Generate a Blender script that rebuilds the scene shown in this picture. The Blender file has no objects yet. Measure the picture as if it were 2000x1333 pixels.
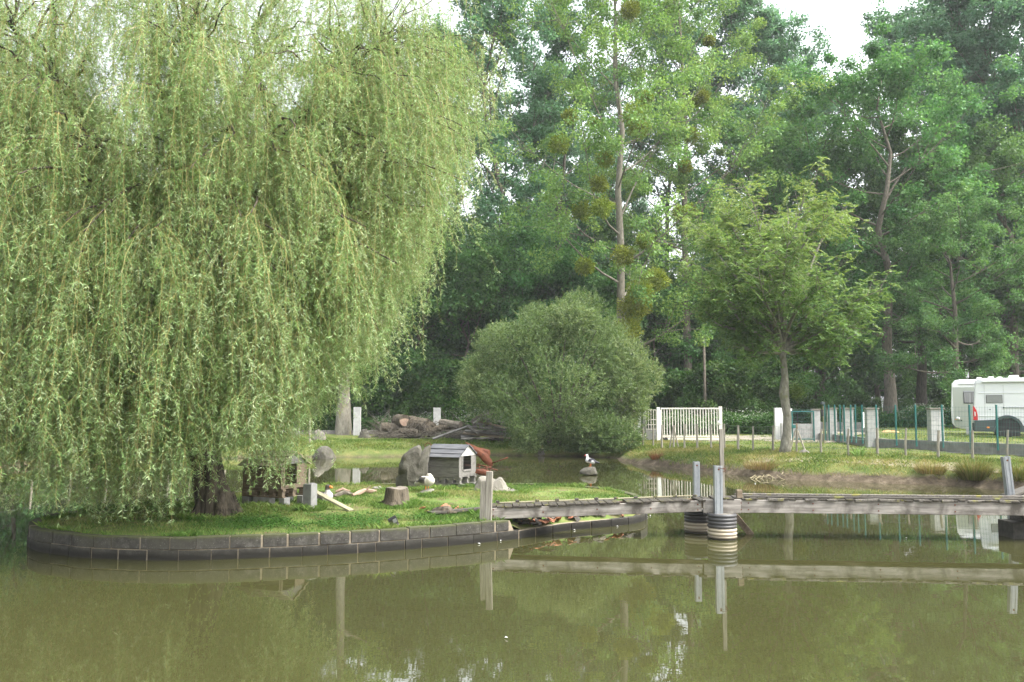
import bpy, bmesh, math, random
import numpy as np
from mathutils import Vector, Matrix, noise as mnoise
R = math.radians
sc = bpy.context.scene
col = sc.collection

# ------------------------------------------------------------------ camera
FPX = 1700.0                      # focal length in pixels of the 2000 px wide photograph
PITCH = math.atan((796 - 666.5) / FPX)
CAMZ = 2.4
cam_data = bpy.data.cameras.new('camera')
cam_data.sensor_width = 36.0
cam_data.lens = 36.0 * FPX / 2000.0
cam_data.clip_start = 0.1
cam_data.clip_end = 2000.0
cam = bpy.data.objects.new('camera', cam_data)
col.objects.link(cam)
cam.location = (0, 0, CAMZ)
cam.rotation_euler = (R(90) + PITCH, 0, 0)
sc.camera = cam

# ------------------------------------------------------------------ light: bright hazy overcast
SUN_EL, SUN_AZ = 56.0, 112.0      # azimuth measured clockwise from +Y (view direction)
w = bpy.data.worlds.new('World'); sc.world = w; w.use_nodes = True
nt = w.node_tree; nt.nodes.clear()
wo = nt.nodes.new('ShaderNodeOutputWorld'); bg = nt.nodes.new('ShaderNodeBackground')
sky = nt.nodes.new('ShaderNodeTexSky'); sky.sky_type = 'NISHITA'; sky.sun_disc = False
sky.sun_elevation = R(SUN_EL); sky.sun_rotation = R(SUN_AZ)
sky.air_density = 1.6; sky.dust_density = 6.0; sky.ozone_density = 1.0
hs = nt.nodes.new('ShaderNodeHueSaturation'); hs.inputs['Saturation'].default_value = 0.3
nt.links.new(sky.outputs[0], hs.inputs['Color']); nt.links.new(hs.outputs[0], bg.inputs['Color'])
bg.inputs['Strength'].default_value = 0.15
nt.links.new(bg.outputs[0], wo.inputs['Surface'])
sun_d = bpy.data.lights.new('sun', 'SUN'); sun_d.energy = 0.95; sun_d.angle = R(22); sun_d.color = (1.0, 0.985, 0.95)
sun = bpy.data.objects.new('sun', sun_d); col.objects.link(sun)
sd = Vector((math.sin(R(SUN_AZ)) * math.cos(R(SUN_EL)), math.cos(R(SUN_AZ)) * math.cos(R(SUN_EL)), math.sin(R(SUN_EL))))
sun.rotation_euler = sd.to_track_quat('Z', 'Y').to_euler()
sun.location = (0, -20, 60)
sc.view_settings.view_transform = 'Standard'; sc.view_settings.look = 'None'
sc.view_settings.exposure = 2.1; sc.view_settings.gamma = 1.0
sc.render.engine = 'CYCLES'
cy = sc.cycles
cy.max_bounces = 7; cy.diffuse_bounces = 3; cy.glossy_bounces = 3; cy.transmission_bounces = 4
cy.transparent_max_bounces = 6; cy.volume_bounces = 0; cy.use_denoising = True
cy.caustics_reflective = False; cy.caustics_refractive = False
HAZE_DENSITY = 0.00042

# ------------------------------------------------------------------ measuring helpers (photo pixel -> real place)
_fw = Vector((0, math.cos(PITCH), math.sin(PITCH))); _up = Vector((0, -math.sin(PITCH), math.cos(PITCH)))
def ray(px, py): return _fw + Vector((1, 0, 0)) * ((px - 1000) / FPX) + _up * ((666.5 - py) / FPX)
def P(px, py, z=0.0):
    d = ray(px, py); t = (z - CAMZ) / d.z
    return Vector((0, 0, CAMZ)) + d * t
def at(px, py, Y):
    d = ray(px, py); return Vector((0, 0, CAMZ)) + d * (Y / d.y)
def proj(p):
    p = np.asarray(p, float); rel = p - np.array([0, 0, CAMZ])
    dz = rel @ np.array(_fw); dx = rel[..., 0]; dy = rel @ np.array(_up)
    return 1000 + FPX * dx / dz, 666.5 - FPX * dy / dz

# ------------------------------------------------------------------ object helpers
def thing(name, label, cat, loc=(0, 0, 0), rotz=0.0, group=None, rot=None):
    o = bpy.data.objects.new(name, None); col.objects.link(o)
    o.empty_display_size = 0.2
    o.location = loc; o.rotation_euler = rot if rot else (0, 0, rotz)
    o['label'] = label; o['category'] = cat
    if group: o['group'] = group
    return o
def tag(o, label, cat, group=None):
    o['label'] = label; o['category'] = cat
    if group: o['group'] = group
    return o
def kind(o, k): o['kind'] = k; return o
def copy_tree(o, parent=None):
    c = o.copy(); col.objects.link(c)
    if parent is not None: c.parent = parent
    for ch in list(o.children): copy_tree(ch, c)
    return c

class MB:
    def __init__(s): s.v = []; s.f = []; s.m = []
    def add(s, vs, fs, mi=0):
        n = len(s.v); s.v.extend([tuple(v) for v in vs]); s.f.extend([tuple(i + n for i in f) for f in fs]); s.m.extend([mi] * len(fs))
        return s
    def box(s, c, size, M=None, mi=0, taper=1.0):
        x, y, z = size[0] / 2, size[1] / 2, size[2] / 2; t = taper
        vs = [Vector(q) for q in ((-x,-y,-z),(x,-y,-z),(x,y,-z),(-x,y,-z),(-x*t,-y*t,z),(x*t,-y*t,z),(x*t,y*t,z),(-x*t,y*t,z))]
        if M is not None: vs = [M @ v for v in vs]
        c = Vector(c); vs = [v + c for v in vs]
        return s.add(vs, [(0,3,2,1),(4,5,6,7),(0,1,5,4),(1,2,6,5),(2,3,7,6),(3,0,4,7)], mi)
    def bar(s, a, b, wd, ht, up=(0, 0, 1), mi=0):
        a = Vector(a); b = Vector(b); d = (b - a); L = d.length; d.normalize(); u = Vector(up)
        sde = d.cross(u)
        if sde.length < 1e-4: sde = d.cross(Vector((0, 1, 0)))
        sde.normalize(); u = sde.cross(d)
        M = Matrix((d, sde, u)).transposed()
        return s.box((a + b) / 2, (L, wd, ht), M, mi)
    def tube(s, pts, rad, n=8, caps=True, mi=0, wob=0.0, rng=None):
        pts = [Vector(p) for p in pts]; N = len(pts)
        if not hasattr(rad, '__len__'): rad = [rad] * N
        base = len(s.v); ref = Vector((0.31, 0.9, 0.12))
        prev = None
        for i, p in enumerate(pts):
            d = (pts[min(i + 1, N - 1)] - pts[max(i - 1, 0)])
            if d.length < 1e-9: d = Vector((0, 0, 1))
            d.normalize()
            if prev is None:
                a = d.cross(ref)
                if a.length < 1e-3: a = d.cross(Vector((1, 0, 0)))
            else:
                a = prev - d * prev.dot(d)
                if a.length < 1e-3: a = d.cross(ref)
            a.normalize(); prev = a; b = d.cross(a)
            for k in range(n):
                t = 2 * math.pi * k / n
                r = rad[i] * (1 + (wob * rng.uniform(-1, 1) if wob and rng else 0))
                s.v.append(tuple(p + a * (math.cos(t) * r) + b * (math.sin(t) * r)))
        for i in range(N - 1):
            for k in range(n):
                s.f.append((base + i*n + k, base + i*n + (k+1) % n, base + (i+1)*n + (k+1) % n, base + (i+1)*n + k)); s.m.append(mi)
        if caps:
            s.f.append(tuple(base + k for k in range(n))[::-1]); s.f.append(tuple(base + (N-1)*n + k for k in range(n))); s.m += [mi, mi]
        return s
    def lathe(s, prof, n=24, c=(0, 0, 0), mi=0):
        base = len(s.v); c = Vector(c)
        for r, z in prof:
            for k in range(n):
                t = 2 * math.pi * k / n; s.v.append((c.x + r * math.cos(t), c.y + r * math.sin(t), c.z + z))
        for i in range(len(prof) - 1):
            for k in range(n):
                s.f.append((base+i*n+k, base+i*n+(k+1) % n, base+(i+1)*n+(k+1) % n, base+(i+1)*n+k)); s.m.append(mi)
        return s
    def prism(s, poly, y0, y1, mi=0):      # polygon in (x, z), extruded along y
        n = len(poly)
        vs = [(x, y0, z) for x, z in poly] + [(x, y1, z) for x, z in poly]
        fs = [tuple(range(n)), tuple(range(2*n-1, n-1, -1))] + [(i, i+n, (i+1) % n + n, (i+1) % n) for i in range(n)]
        return s.add(vs, fs, mi)
    def build(s, name, mat, parent=None, smooth=False, bevel=0.0, segs=2):
        me = bpy.data.meshes.new(name); me.from_pydata(s.v, [], s.f)
        mats = mat if isinstance(mat, (list, tuple)) else [mat]
        for m in mats: me.materials.append(m)
        if len(mats) > 1: me.polygons.foreach_set('material_index', s.m)
        bm = bmesh.new(); bm.from_mesh(me); bmesh.ops.recalc_face_normals(bm, faces=bm.faces); bm.to_mesh(me); bm.free()
        if smooth: me.polygons.foreach_set('use_smooth', [True] * len(me.polygons))
        me.update()
        o = bpy.data.objects.new(name, me); col.objects.link(o)
        if parent is not None: o.parent = parent
        if bevel > 0:
            b = o.modifiers.new('bevel', 'BEVEL'); b.width = bevel; b.segments = segs; b.limit_method = 'ANGLE'; b.angle_limit = R(40)
        return o

def np_mesh(name, V, nper, mat, parent=None, tint=None, smooth=False):
    """V: (N, nper, 3) loose polygons of nper corners."""
    N = V.shape[0]; me = bpy.data.meshes.new(name)
    me.vertices.add(N * nper); me.vertices.foreach_set('co', np.ascontiguousarray(V, dtype=np.float32).ravel())
    me.loops.add(N * nper); me.loops.foreach_set('vertex_index', np.arange(N * nper, dtype=np.int32))
    me.polygons.add(N); me.polygons.foreach_set('loop_start', np.arange(0, N * nper, nper, dtype=np.int32))
    me.polygons.foreach_set('loop_total', np.full(N, nper, dtype=np.int32))
    if tint is not None:
        a = me.attributes.new('tint', 'FLOAT_COLOR', 'POINT')
        c = np.ones((N, nper, 4), dtype=np.float32); c[:, :, :3] = tint[:, None, :]
        a.data.foreach_set('color', c.ravel())
    me.materials.append(mat); me.update(calc_edges=True)
    o = bpy.data.objects.new(name, me); col.objects.link(o)
    if parent is not None: o.parent = parent
    return o

def unit(a): return a / np.maximum(np.linalg.norm(a, axis=-1, keepdims=True), 1e-9)
def leaves(C, D, Nn, L, W, fold=0.12, mid=0.45):
    D = unit(D); S = unit(np.cross(D, Nn)); U = np.cross(S, D)
    L = np.asarray(L).reshape(-1, 1); W = np.asarray(W).reshape(-1, 1)
    m = C + D * L * mid + U * W * fold
    return np.stack([C, m + S * W * 0.5, C + D * L - U * W * fold, m - S * W * 0.5], axis=1)
def rnd_unit(rng, n): return unit(rng.normal(size=(n, 3)))

# ------------------------------------------------------------------ materials
def nodes_of(name):
    m = bpy.data.materials.new(name); m.use_nodes = True
    return m, m.node_tree, m.node_tree.nodes['Principled BSDF']
def lk(t, a, b): t.links.new(a, b)
def add(t, ty, **kw):
    n = t.nodes.new(ty)
    for k, v in kw.items(): setattr(n, k, v)
    return n
def ramp(t, fac, stops):
    r = add(t, 'ShaderNodeValToRGB'); e = r.color_ramp.elements
    e[0].position, e[0].color = stops[0][0], (*stops[0][1], 1)
    e[1].position, e[1].color = stops[-1][0], (*stops[-1][1], 1)
    for p, c in stops[1:-1]:
        q = e.new(p); q.color = (*c, 1)
    lk(t, fac, r.inputs[0]); return r.outputs[0]
def noise(t, vec, scale, detail=6, rough=0.6, dist=0.0):
    n = add(t, 'ShaderNodeTexNoise'); n.inputs['Scale'].default_value = scale; n.inputs['Detail'].default_value = detail
    n.inputs['Roughness'].default_value = rough; n.inputs['Distortion'].default_value = dist
    if vec is not None: lk(t, vec, n.inputs['Vector'])
    return n.outputs['Fac']
def coord(t, stretch=(1, 1, 1), which='Object'):
    c = add(t, 'ShaderNodeTexCoord'); mp = add(t, 'ShaderNodeMapping'); mp.inputs['Scale'].default_value = stretch
    lk(t, c.outputs[which], mp.inputs['Vector']); return mp.outputs['Vector']
def mixc(t, fac, a, b, mode='MIX'):
    m = add(t, 'ShaderNodeMix', data_type='RGBA', blend_type=mode)
    for s, v in ((0, fac), (6, a), (7, b)):
        if isinstance(v, (int, float)): m.inputs[s].default_value = v
        elif isinstance(v, tuple): m.inputs[s].default_value = (*v, 1)
        else: lk(t, v, m.inputs[s])
    return m.outputs[2]
def bump(t, b, h, strength=0.4, dist=0.01):
    n = add(t, 'ShaderNodeBump'); n.inputs['Strength'].default_value = strength; n.inputs['Distance'].default_value = dist
    lk(t, h, n.inputs['Height']); lk(t, n.outputs[0], b.inputs['Normal'])
def surf(name, stops, scale=6, rough=0.85, stretch=(1, 1, 1), spots=None, spot_scale=2.0, spot_lo=0.55, spot_hi=0.7, bstr=0.4, bdist=0.01, detail=8, spec=0.3, metal=0.0, fine=None, vary=0.0):
    m, t, b = nodes_of(name); v = coord(t, stretch)
    f = noise(t, v, scale, detail, 0.65)
    c = ramp(t, f, stops)
    if spots is not None:
        f2 = noise(t, coord(t), spot_scale, 5, 0.6, 0.3)
        r = add(t, 'ShaderNodeMapRange'); r.inputs['From Min'].default_value = spot_lo; r.inputs['From Max'].default_value = spot_hi
        lk(t, f2, r.inputs['Value']); c = mixc(t, r.outputs[0], c, spots)
    if vary > 0:
        oi = add(t, 'ShaderNodeObjectInfo'); h2 = add(t, 'ShaderNodeHueSaturation')
        mr = add(t, 'ShaderNodeMapRange'); mr.inputs['To Min'].default_value = 1 - vary; mr.inputs['To Max'].default_value = 1 + vary
        lk(t, oi.outputs['Random'], mr.inputs['Value']); lk(t, mr.outputs[0], h2.inputs['Value']); lk(t, c, h2.inputs['Color']); c = h2.outputs[0]
    lk(t, c, b.inputs['Base Color']); b.inputs['Roughness'].default_value = rough
    b.inputs['Specular IOR Level'].default_value = spec; b.inputs['Metallic'].default_value = metal
    if bstr > 0: bump(t, b, noise(t, v, fine or scale * 3, 6, 0.7), bstr, bdist)
    return m
def leafmat(name, trans=0.45, rough=0.5, spec=0.25, vary=0.12, hue=0.012):
    m, t, b = nodes_of(name); a = add(t, 'ShaderNodeAttribute', attribute_name='tint')
    c = a.outputs['Color']
    oi = add(t, 'ShaderNodeObjectInfo'); h = add(t, 'ShaderNodeHueSaturation')
    mr = add(t, 'ShaderNodeMapRange'); mr.inputs['To Min'].default_value = 1 - vary; mr.inputs['To Max'].default_value = 1 + vary
    mh = add(t, 'ShaderNodeMapRange'); mh.inputs['To Min'].default_value = 0.5 - hue; mh.inputs['To Max'].default_value = 0.5 + hue
    lk(t, oi.outputs['Random'], mr.inputs['Value']); lk(t, oi.outputs['Random'], mh.inputs['Value'])
    lk(t, mr.outputs[0], h.inputs['Value']); lk(t, mh.outputs[0], h.inputs['Hue']); lk(t, c, h.inputs['Color']); c = h.outputs[0]
    lk(t, c, b.inputs['Base Color']); b.inputs['Roughness'].default_value = rough; b.inputs['Specular IOR Level'].default_value = spec
    tr = add(t, 'ShaderNodeBsdfTranslucent'); c2 = mixc(t, 1.0, c, (1.0, 1.0, 0.6), 'MULTIPLY'); lk(t, c2, tr.inputs['Color'])
    mx = add(t, 'ShaderNodeMixShader'); mx.inputs[0].default_value = trans
    lk(t, b.outputs[0], mx.inputs[1]); lk(t, tr.outputs[0], mx.inputs[2])
    lk(t, mx.outputs[0], t.nodes['Material Output'].inputs['Surface'])
    return m
def plain(name, c, rough=0.6, spec=0.3, metal=0.0, var=0.12, scale=8):
    lo = tuple(x * (1 - var) for x in c); hi = tuple(min(1, x * (1 + var)) for x in c)
    return surf(name, [(0.3, lo), (0.7, hi)], scale, rough, spec=spec, metal=metal, bstr=0.05)

M = {}
M['leaf'] = leafmat('foliage')
M['willow_leaf'] = leafmat('willow_foliage', 0.45, 0.45, 0.3)
M['grass'] = leafmat('grass_blades', 0.3, 0.6, 0.2)
M['bark'] = surf('bark', [(0.3, (0.05, 0.042, 0.032)), (0.7, (0.17, 0.15, 0.12))], 5, 0.9, (3, 3, 0.6), bstr=0.9, bdist=0.03, vary=0.2)
M['bark_pale'] = surf('pale_bark', [(0.3, (0.098, 0.090, 0.071)), (0.6, (0.210, 0.195, 0.158)), (0.75, (0.270, 0.255, 0.217))], 5, 0.9, (2, 2, 0.8), spots=(0.188, 0.173, 0.045), spot_scale=1.3, bstr=0.7, bdist=0.02)
M['bark_ash'] = surf('mossy_ash_bark', [(0.3, (0.09, 0.085, 0.065)), (0.6, (0.22, 0.21, 0.17)), (0.75, (0.34, 0.33, 0.28))], 5, 0.9, (2, 2, 0.8), spots=(0.13, 0.14, 0.03), spot_scale=1.6, bstr=0.9, bdist=0.03)
M['bark_grey'] = surf('grey_poplar_bark', [(0.3, (0.09, 0.08, 0.062)), (0.6, (0.19, 0.175, 0.14)), (0.75, (0.26, 0.245, 0.2))], 5, 0.9, (2, 2, 0.8), bstr=0.7, bdist=0.02)
M['bark_willow'] = surf('willow_bark', [(0.38, (0.022, 0.018, 0.012)), (0.6, (0.120, 0.100, 0.072))], 5.5, 0.95, (2.2, 2.2, 0.32), bstr=1.0, bdist=0.06, fine=6, detail=5)
M['twig'] = surf('twig_bark', [(0.3, (0.15, 0.13, 0.085)), (0.7, (0.28, 0.24, 0.14))], 20, 0.8, bstr=0.1)
M['stem_yellow'] = surf('willow_stem', [(0.3, (0.2, 0.17, 0.05)), (0.7, (0.3, 0.25, 0.09))], 3, 0.6, bstr=0)
M['wood_grey'] = surf('weathered_grey_wood', [(0.28, (0.068, 0.064, 0.059)), (0.5, (0.163, 0.155, 0.142)), (0.72, (0.248, 0.237, 0.221))], 2.2, 0.85, (1.2, 16, 16), spots=(0.064, 0.059, 0.050), spot_scale=3.0, spot_lo=0.58, spot_hi=0.75, bstr=0.5, bdist=0.006, fine=5)
M['post_wood'] = surf('weathered_post_wood', [(0.28, (0.102, 0.093, 0.076)), (0.5, (0.230, 0.212, 0.178)), (0.72, (0.323, 0.306, 0.264))], 2.2, 0.85, (14, 14, 1.0), bstr=0.6, bdist=0.008, fine=5)
M['wood_beam'] = surf('pale_beam_wood', [(0.3, (0.111, 0.098, 0.085)), (0.5, (0.264, 0.242, 0.217)), (0.7, (0.383, 0.361, 0.327))], 1.5, 0.85, (1.0, 12, 12), spots=(0.075, 0.066, 0.055), spot_scale=2.1, spot_lo=0.47, spot_hi=0.66, bstr=0.5, bdist=0.006, fine=4)
M['wood_brown'] = surf('brown_old_wood', [(0.3, (0.09, 0.065, 0.045)), (0.7, (0.25, 0.2, 0.14))], 2.5, 0.85, (1.2, 14, 14), bstr=0.5, bdist=0.006)
M['wood_dark'] = surf('dark_wet_wood', [(0.3, (0.022, 0.02, 0.017)), (0.7, (0.10, 0.09, 0.075))], 3, 0.8, (1.2, 14, 14), spots=(0.16, 0.16, 0.05), spot_scale=4, spot_lo=0.6, spot_hi=0.68, bstr=0.5)
M['wood_moss'] = surf('mossy_deck_wood', [(0.3, (0.05, 0.045, 0.04)), (0.7, (0.2, 0.185, 0.16))], 4, 0.9, (9, 1.5, 9), spots=(0.17, 0.16, 0.04), spot_scale=5, spot_lo=0.56, spot_hi=0.66, bstr=0.5)
M['wood_deck'] = surf('rotten_deck_wood', [(0.3, (0.018, 0.016, 0.013)), (0.7, (0.078, 0.069, 0.054))], 4, 0.9, (9, 1.5, 9), spots=(0.084, 0.078, 0.021), spot_scale=5, spot_lo=0.56, spot_hi=0.66, bstr=0.5)
M['wood_yellow'] = surf('pale_yellow_board', [(0.3, (0.204, 0.184, 0.116)), (0.7, (0.313, 0.292, 0.197))], 2.5, 0.8, (1.2, 14, 14), bstr=0.4)
M['stake'] = surf('stake_wood', [(0.3, (0.161, 0.145, 0.113)), (0.7, (0.354, 0.330, 0.266))], 4, 0.9, (6, 6, 1), bstr=0.4, vary=0.25)
M['zinc_slate'] = surf('grey_roof_board', [(0.3, (0.042, 0.044, 0.050)), (0.55, (0.092, 0.095, 0.101)), (0.75, (0.176, 0.181, 0.181))], 2.0, 0.75, (1.2, 12, 12), bstr=0.4, bdist=0.006)
M['white_wood'] = surf('white_gable', [(0.3, (0.398, 0.390, 0.367)), (0.7, (0.551, 0.551, 0.535))], 5, 0.7, bstr=0.1)
M['rock'] = surf('grey_stone', [(0.3, (0.039, 0.036, 0.028)), (0.5, (0.083, 0.078, 0.063)), (0.7, (0.119, 0.114, 0.096))], 3, 0.95, spots=(0.057, 0.057, 0.026), spot_scale=2.4, bstr=0.9, bdist=0.03, vary=0.12)
M['rock_pale'] = surf('pale_stone', [(0.3, (0.125, 0.116, 0.093)), (0.7, (0.231, 0.218, 0.190))], 4, 0.95, spots=(0.093, 0.083, 0.056), spot_scale=4, bstr=0.8, bdist=0.02, vary=0.1)
M['concrete'] = surf('grey_concrete', [(0.3, (0.170, 0.170, 0.163)), (0.7, (0.286, 0.286, 0.275))], 6, 0.9, spots=(0.136, 0.136, 0.122), spot_scale=2.5, bstr=0.3, bdist=0.004, fine=40)
M['concrete_wall'] = surf('grey_wall_concrete', [(0.3, (0.12, 0.12, 0.115)), (0.7, (0.22, 0.22, 0.21))], 4, 0.9, spots=(0.1, 0.1, 0.085), spot_scale=1.5, bstr=0.3, bdist=0.004, fine=30)
M['concrete_white'] = surf('pale_block_concrete', [(0.3, (0.313, 0.313, 0.306)), (0.7, (0.449, 0.449, 0.439))], 5, 0.9, spots=(0.258, 0.258, 0.245), spot_scale=1.5, bstr=0.3, bdist=0.004, fine=30)
M['concrete_stain'] = surf('lichen_stained_concrete', [(0.3, (0.35, 0.33, 0.29)), (0.7, (0.55, 0.53, 0.48))], 5, 0.9, spots=(0.42, 0.29, 0.07), spot_scale=1.8, spot_lo=0.45, spot_hi=0.55, bstr=0.3)
M['concrete_dark'] = surf('black_algae_concrete', [(0.3, (0.018, 0.017, 0.014)), (0.7, (0.065, 0.06, 0.05))], 7, 0.8, bstr=0.5, fine=30)
M['zinc'] = surf('galvanised_steel', [(0.3, (0.228, 0.248, 0.266)), (0.7, (0.348, 0.367, 0.386))], 9, 0.42, (1, 1, 0.7), spec=0.5, metal=0.55, bstr=0.05)
M['pipe'] = surf('black_corrugated_plastic', [(0.3, (0.035, 0.035, 0.038)), (0.7, (0.075, 0.075, 0.08))], 8, 0.5, spec=0.4, bstr=0.1)
M['rust'] = surf('rusty_red_paint', [(0.3, (0.071, 0.020, 0.011)), (0.6, (0.126, 0.041, 0.020)), (0.8, (0.156, 0.060, 0.033))], 8, 0.75, spots=(0.052, 0.022, 0.013), spot_scale=9, bstr=0.3)
M['rubber'] = plain('black_rubber', (0.025, 0.025, 0.026), 0.8)
M['black_plastic'] = plain('black_plastic', (0.02, 0.02, 0.022), 0.35, 0.5)
M['tile'] = surf('terracotta_tile', [(0.3, (0.258, 0.095, 0.051)), (0.7, (0.422, 0.197, 0.116))], 10, 0.85, spots=(0.204, 0.150, 0.109), spot_scale=8, bstr=0.3, vary=0.2)
M['gate_paint'] = surf('cream_flaking_paint', [(0.35, (0.510, 0.493, 0.425)), (0.7, (0.637, 0.629, 0.570))], 6, 0.6, spots=(0.340, 0.255, 0.136), spot_scale=9, spot_lo=0.6, spot_hi=0.7, bstr=0.1)
M['white_paint'] = plain('white_paint', (0.74, 0.75, 0.74), 0.5, var=0.05)
M['teal'] = plain('green_powder_coat', (0.015, 0.11, 0.10), 0.45, 0.4)
M['cable'] = plain('cable', (0.05, 0.05, 0.05), 0.6)
M['wire'] = plain('fence_wire', (0.25, 0.26, 0.25), 0.5, 0.4, 0.3)
M['wire_green'] = plain('green_wire', (0.03, 0.14, 0.11), 0.5, 0.4)
M['van_white'] = plain('white_car_paint', (0.6, 0.62, 0.645), 0.22, 0.5, var=0.015, scale=1)
M['camper_grey'] = plain('grey_green_panel', (0.36, 0.385, 0.34), 0.35, 0.4, var=0.03, scale=1)
M['cladding'] = plain('dark_grey_cladding', (0.05, 0.065, 0.068), 0.5, 0.4, var=0.06)
M['glass'] = plain('tinted_window', (0.05, 0.055, 0.055), 0.08, 0.6, var=0.1)
M['glass_grey'] = plain('grey_blind_window', (0.2, 0.21, 0.21), 0.15, 0.5, var=0.08)
M['red_lens'] = plain('red_lens', (0.5, 0.015, 0.02), 0.2, 0.6)
M['clear_lens'] = plain('clear_lens', (0.6, 0.5, 0.5), 0.2, 0.6)
M['amber'] = plain('amber_lens', (0.75, 0.25, 0.03), 0.3, 0.5)
M['alloy'] = plain('silver_hubcap', (0.55, 0.56, 0.57), 0.35, 0.5, 0.4)
M['curtain'] = surf('curtain_cloth', [(0.4, (0.16, 0.16, 0.165)), (0.6, (0.33, 0.33, 0.33))], 9, 0.9, (4, 1, 0.1), bstr=0.1)
M['seam'] = plain('seam_grey', (0.3, 0.31, 0.32), 0.5)
M['sand'] = surf('orange_sand', [(0.3, (0.36, 0.2, 0.09)), (0.7, (0.5, 0.31, 0.16))], 5, 0.95, bstr=0.5)
M['red_paint'] = plain('red_marker_paint', (0.45, 0.05, 0.04), 0.6)
M['orange_skin'] = plain('orange_bill', (0.72, 0.22, 0.05), 0.5)
M['pink_red'] = plain('red_face_skin', (0.6, 0.09, 0.07), 0.6)
M['mistletoe'] = leafmat('mistletoe_foliage', 0.25, 0.6, 0.2)
M['flower'] = leafmat('white_umbels', 0.2, 0.7, 0.1, 0.05, 0.0)
# ================================================================== THE SETTING
def catmull(pts, step, closed=True):
    pts = [np.array(p, float) for p in pts]; n = len(pts); out = []
    rngi = range(n if closed else n - 1)
    for i in rngi:
        g = lambda k: pts[k % n] if closed else pts[min(max(k, 0), n - 1)]
        p0, p1, p2, p3 = g(i-1), g(i), g(i+1), g(i+2)
        for t in np.linspace(0, 1, 24, endpoint=False):
            out.append(0.5*((2*p1)+(-p0+p2)*t+(2*p0-5*p1+4*p2-p3)*t*t+(-p0+3*p1-3*p2+p3)*t**3))
    out.append(out[0] if closed else pts[-1])
    out = np.array(out); seg = np.linalg.norm(np.diff(out, axis=0), axis=1); s = np.concatenate([[0], np.cumsum(seg)])
    n = max(2, int(round(s[-1] / step))); q = np.linspace(0, s[-1], n + 1)
    return np.stack([np.interp(q, s, out[:, k]) for k in range(out.shape[1])], axis=1)
def sdist(px, py, poly):          # signed distance, negative inside
    px = np.asarray(px, float); py = np.asarray(py, float); d2 = np.full(px.shape, 1e18); ins = np.zeros(px.shape, bool)
    n = len(poly)
    for i in range(n):
        x0, y0 = poly[i]; x1, y1 = poly[(i + 1) % n]; ex, ey = x1 - x0, y1 - y0
        t = np.clip(((px - x0)*ex + (py - y0)*ey) / max(ex*ex + ey*ey, 1e-12), 0, 1)
        d2 = np.minimum(d2, (px - x0 - t*ex)**2 + (py - y0 - t*ey)**2)
        c = ((y0 > py) != (y1 > py)); xi = x0 + (py - y0) * ex / (ey if abs(ey) > 1e-12 else 1e-12)
        ins ^= (c & (px < xi))
    return np.where(ins, -1, 1) * np.sqrt(d2)
def fbm(x, y, s=1.0, seed=0.0):
    r = np.zeros(np.shape(x)); a = 1.0; f = s
    for k in range(5):
        th = 0.7 + 1.9*k + seed
        r += a*np.sin(f*(x*np.cos(th) + y*np.sin(th)) + 1.7*np.sin(f*0.7*(x*np.sin(th) - y*np.cos(th)) + k + seed) + 2.1*k)
        a *= 0.6; f *= 1.83
    return r / 2.3

shore_px = [(2000, 961), (1960, 958), (1880, 951), (1800, 947), (1650, 942), (1540, 938), (1480, 932), (1400, 925), (1300, 914),
            (1220, 903), (1190, 894), (1050, 891), (950, 889), (820, 891), (700, 893), (600, 893), (500, 895), (400, 897), (300, 899), (150, 906), (0, 916), (-150, 928)]
pond = [tuple(P(x, y)[:2]) for x, y in shore_px]
pond += [(-24.5, 24), (-24, 14), (-21, 6), (-12, 3.0), (0, 2.6), (10, 3.0), (16, 6), (17.5, 14), (17, 22)]
pond = [tuple(p) for p in catmull(pond, 0.9)[:-1]]
POND = pond
wall_px = [(1500, 859), (1545, 861), (1596, 863), (1628, 866.5), (1660, 870), (1707, 876), (1770, 880), (1835, 883.5), (1900, 887), (2000, 892), (2200, 903)]
WALL = [tuple(P(x, y, 0.70)[:2]) for x, y in wall_px]
COMP = WALL[2:] + [(260, 25), (260, 200), (19, 200), (18, 60)]
def terrain(x, y):
    x = np.asarray(x, float); y = np.asarray(y, float)
    d = sdist(x, y, POND) + 0.18 * fbm(x, y, 1.4, 2.0)
    z = np.interp(d, [-4, -1.5, 0, 0.22, 0.55, 1.3, 2.6, 5, 9, 300], [-1.0, -0.6, -0.02, 0.20, 0.36, 0.52, 0.63, 0.70, 0.74, 0.75])
    z = z + np.clip(d, 0, 1) * 0.045 * fbm(x, y, 0.9, 5.0) + np.clip(d * 2, 0, 1) * 0.02 * fbm(x, y, 5.0, 1.0)
    dc = sdist(x, y, COMP)
    z = z + 0.36 * np.clip((-dc - 0.05) / 0.4, 0, 1)
    return z
def TZ(x, y): return float(terrain(np.array([x]), np.array([y]))[0])
def G(px, py):                    # where the sight line through a photo pixel meets the ground
    d = ray(px, py); t0 = 8.0
    ts = np.arange(8, 140, 0.1); X = d.x * ts; Y = d.y * ts; Z = CAMZ + d.z * ts
    h = np.maximum(terrain(X, Y), 0.0); i = np.argmax(Z < h)
    if Z[i] >= h[i]: i = len(ts) - 1
    return Vector((X[i], Y[i], h[i]))

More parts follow.
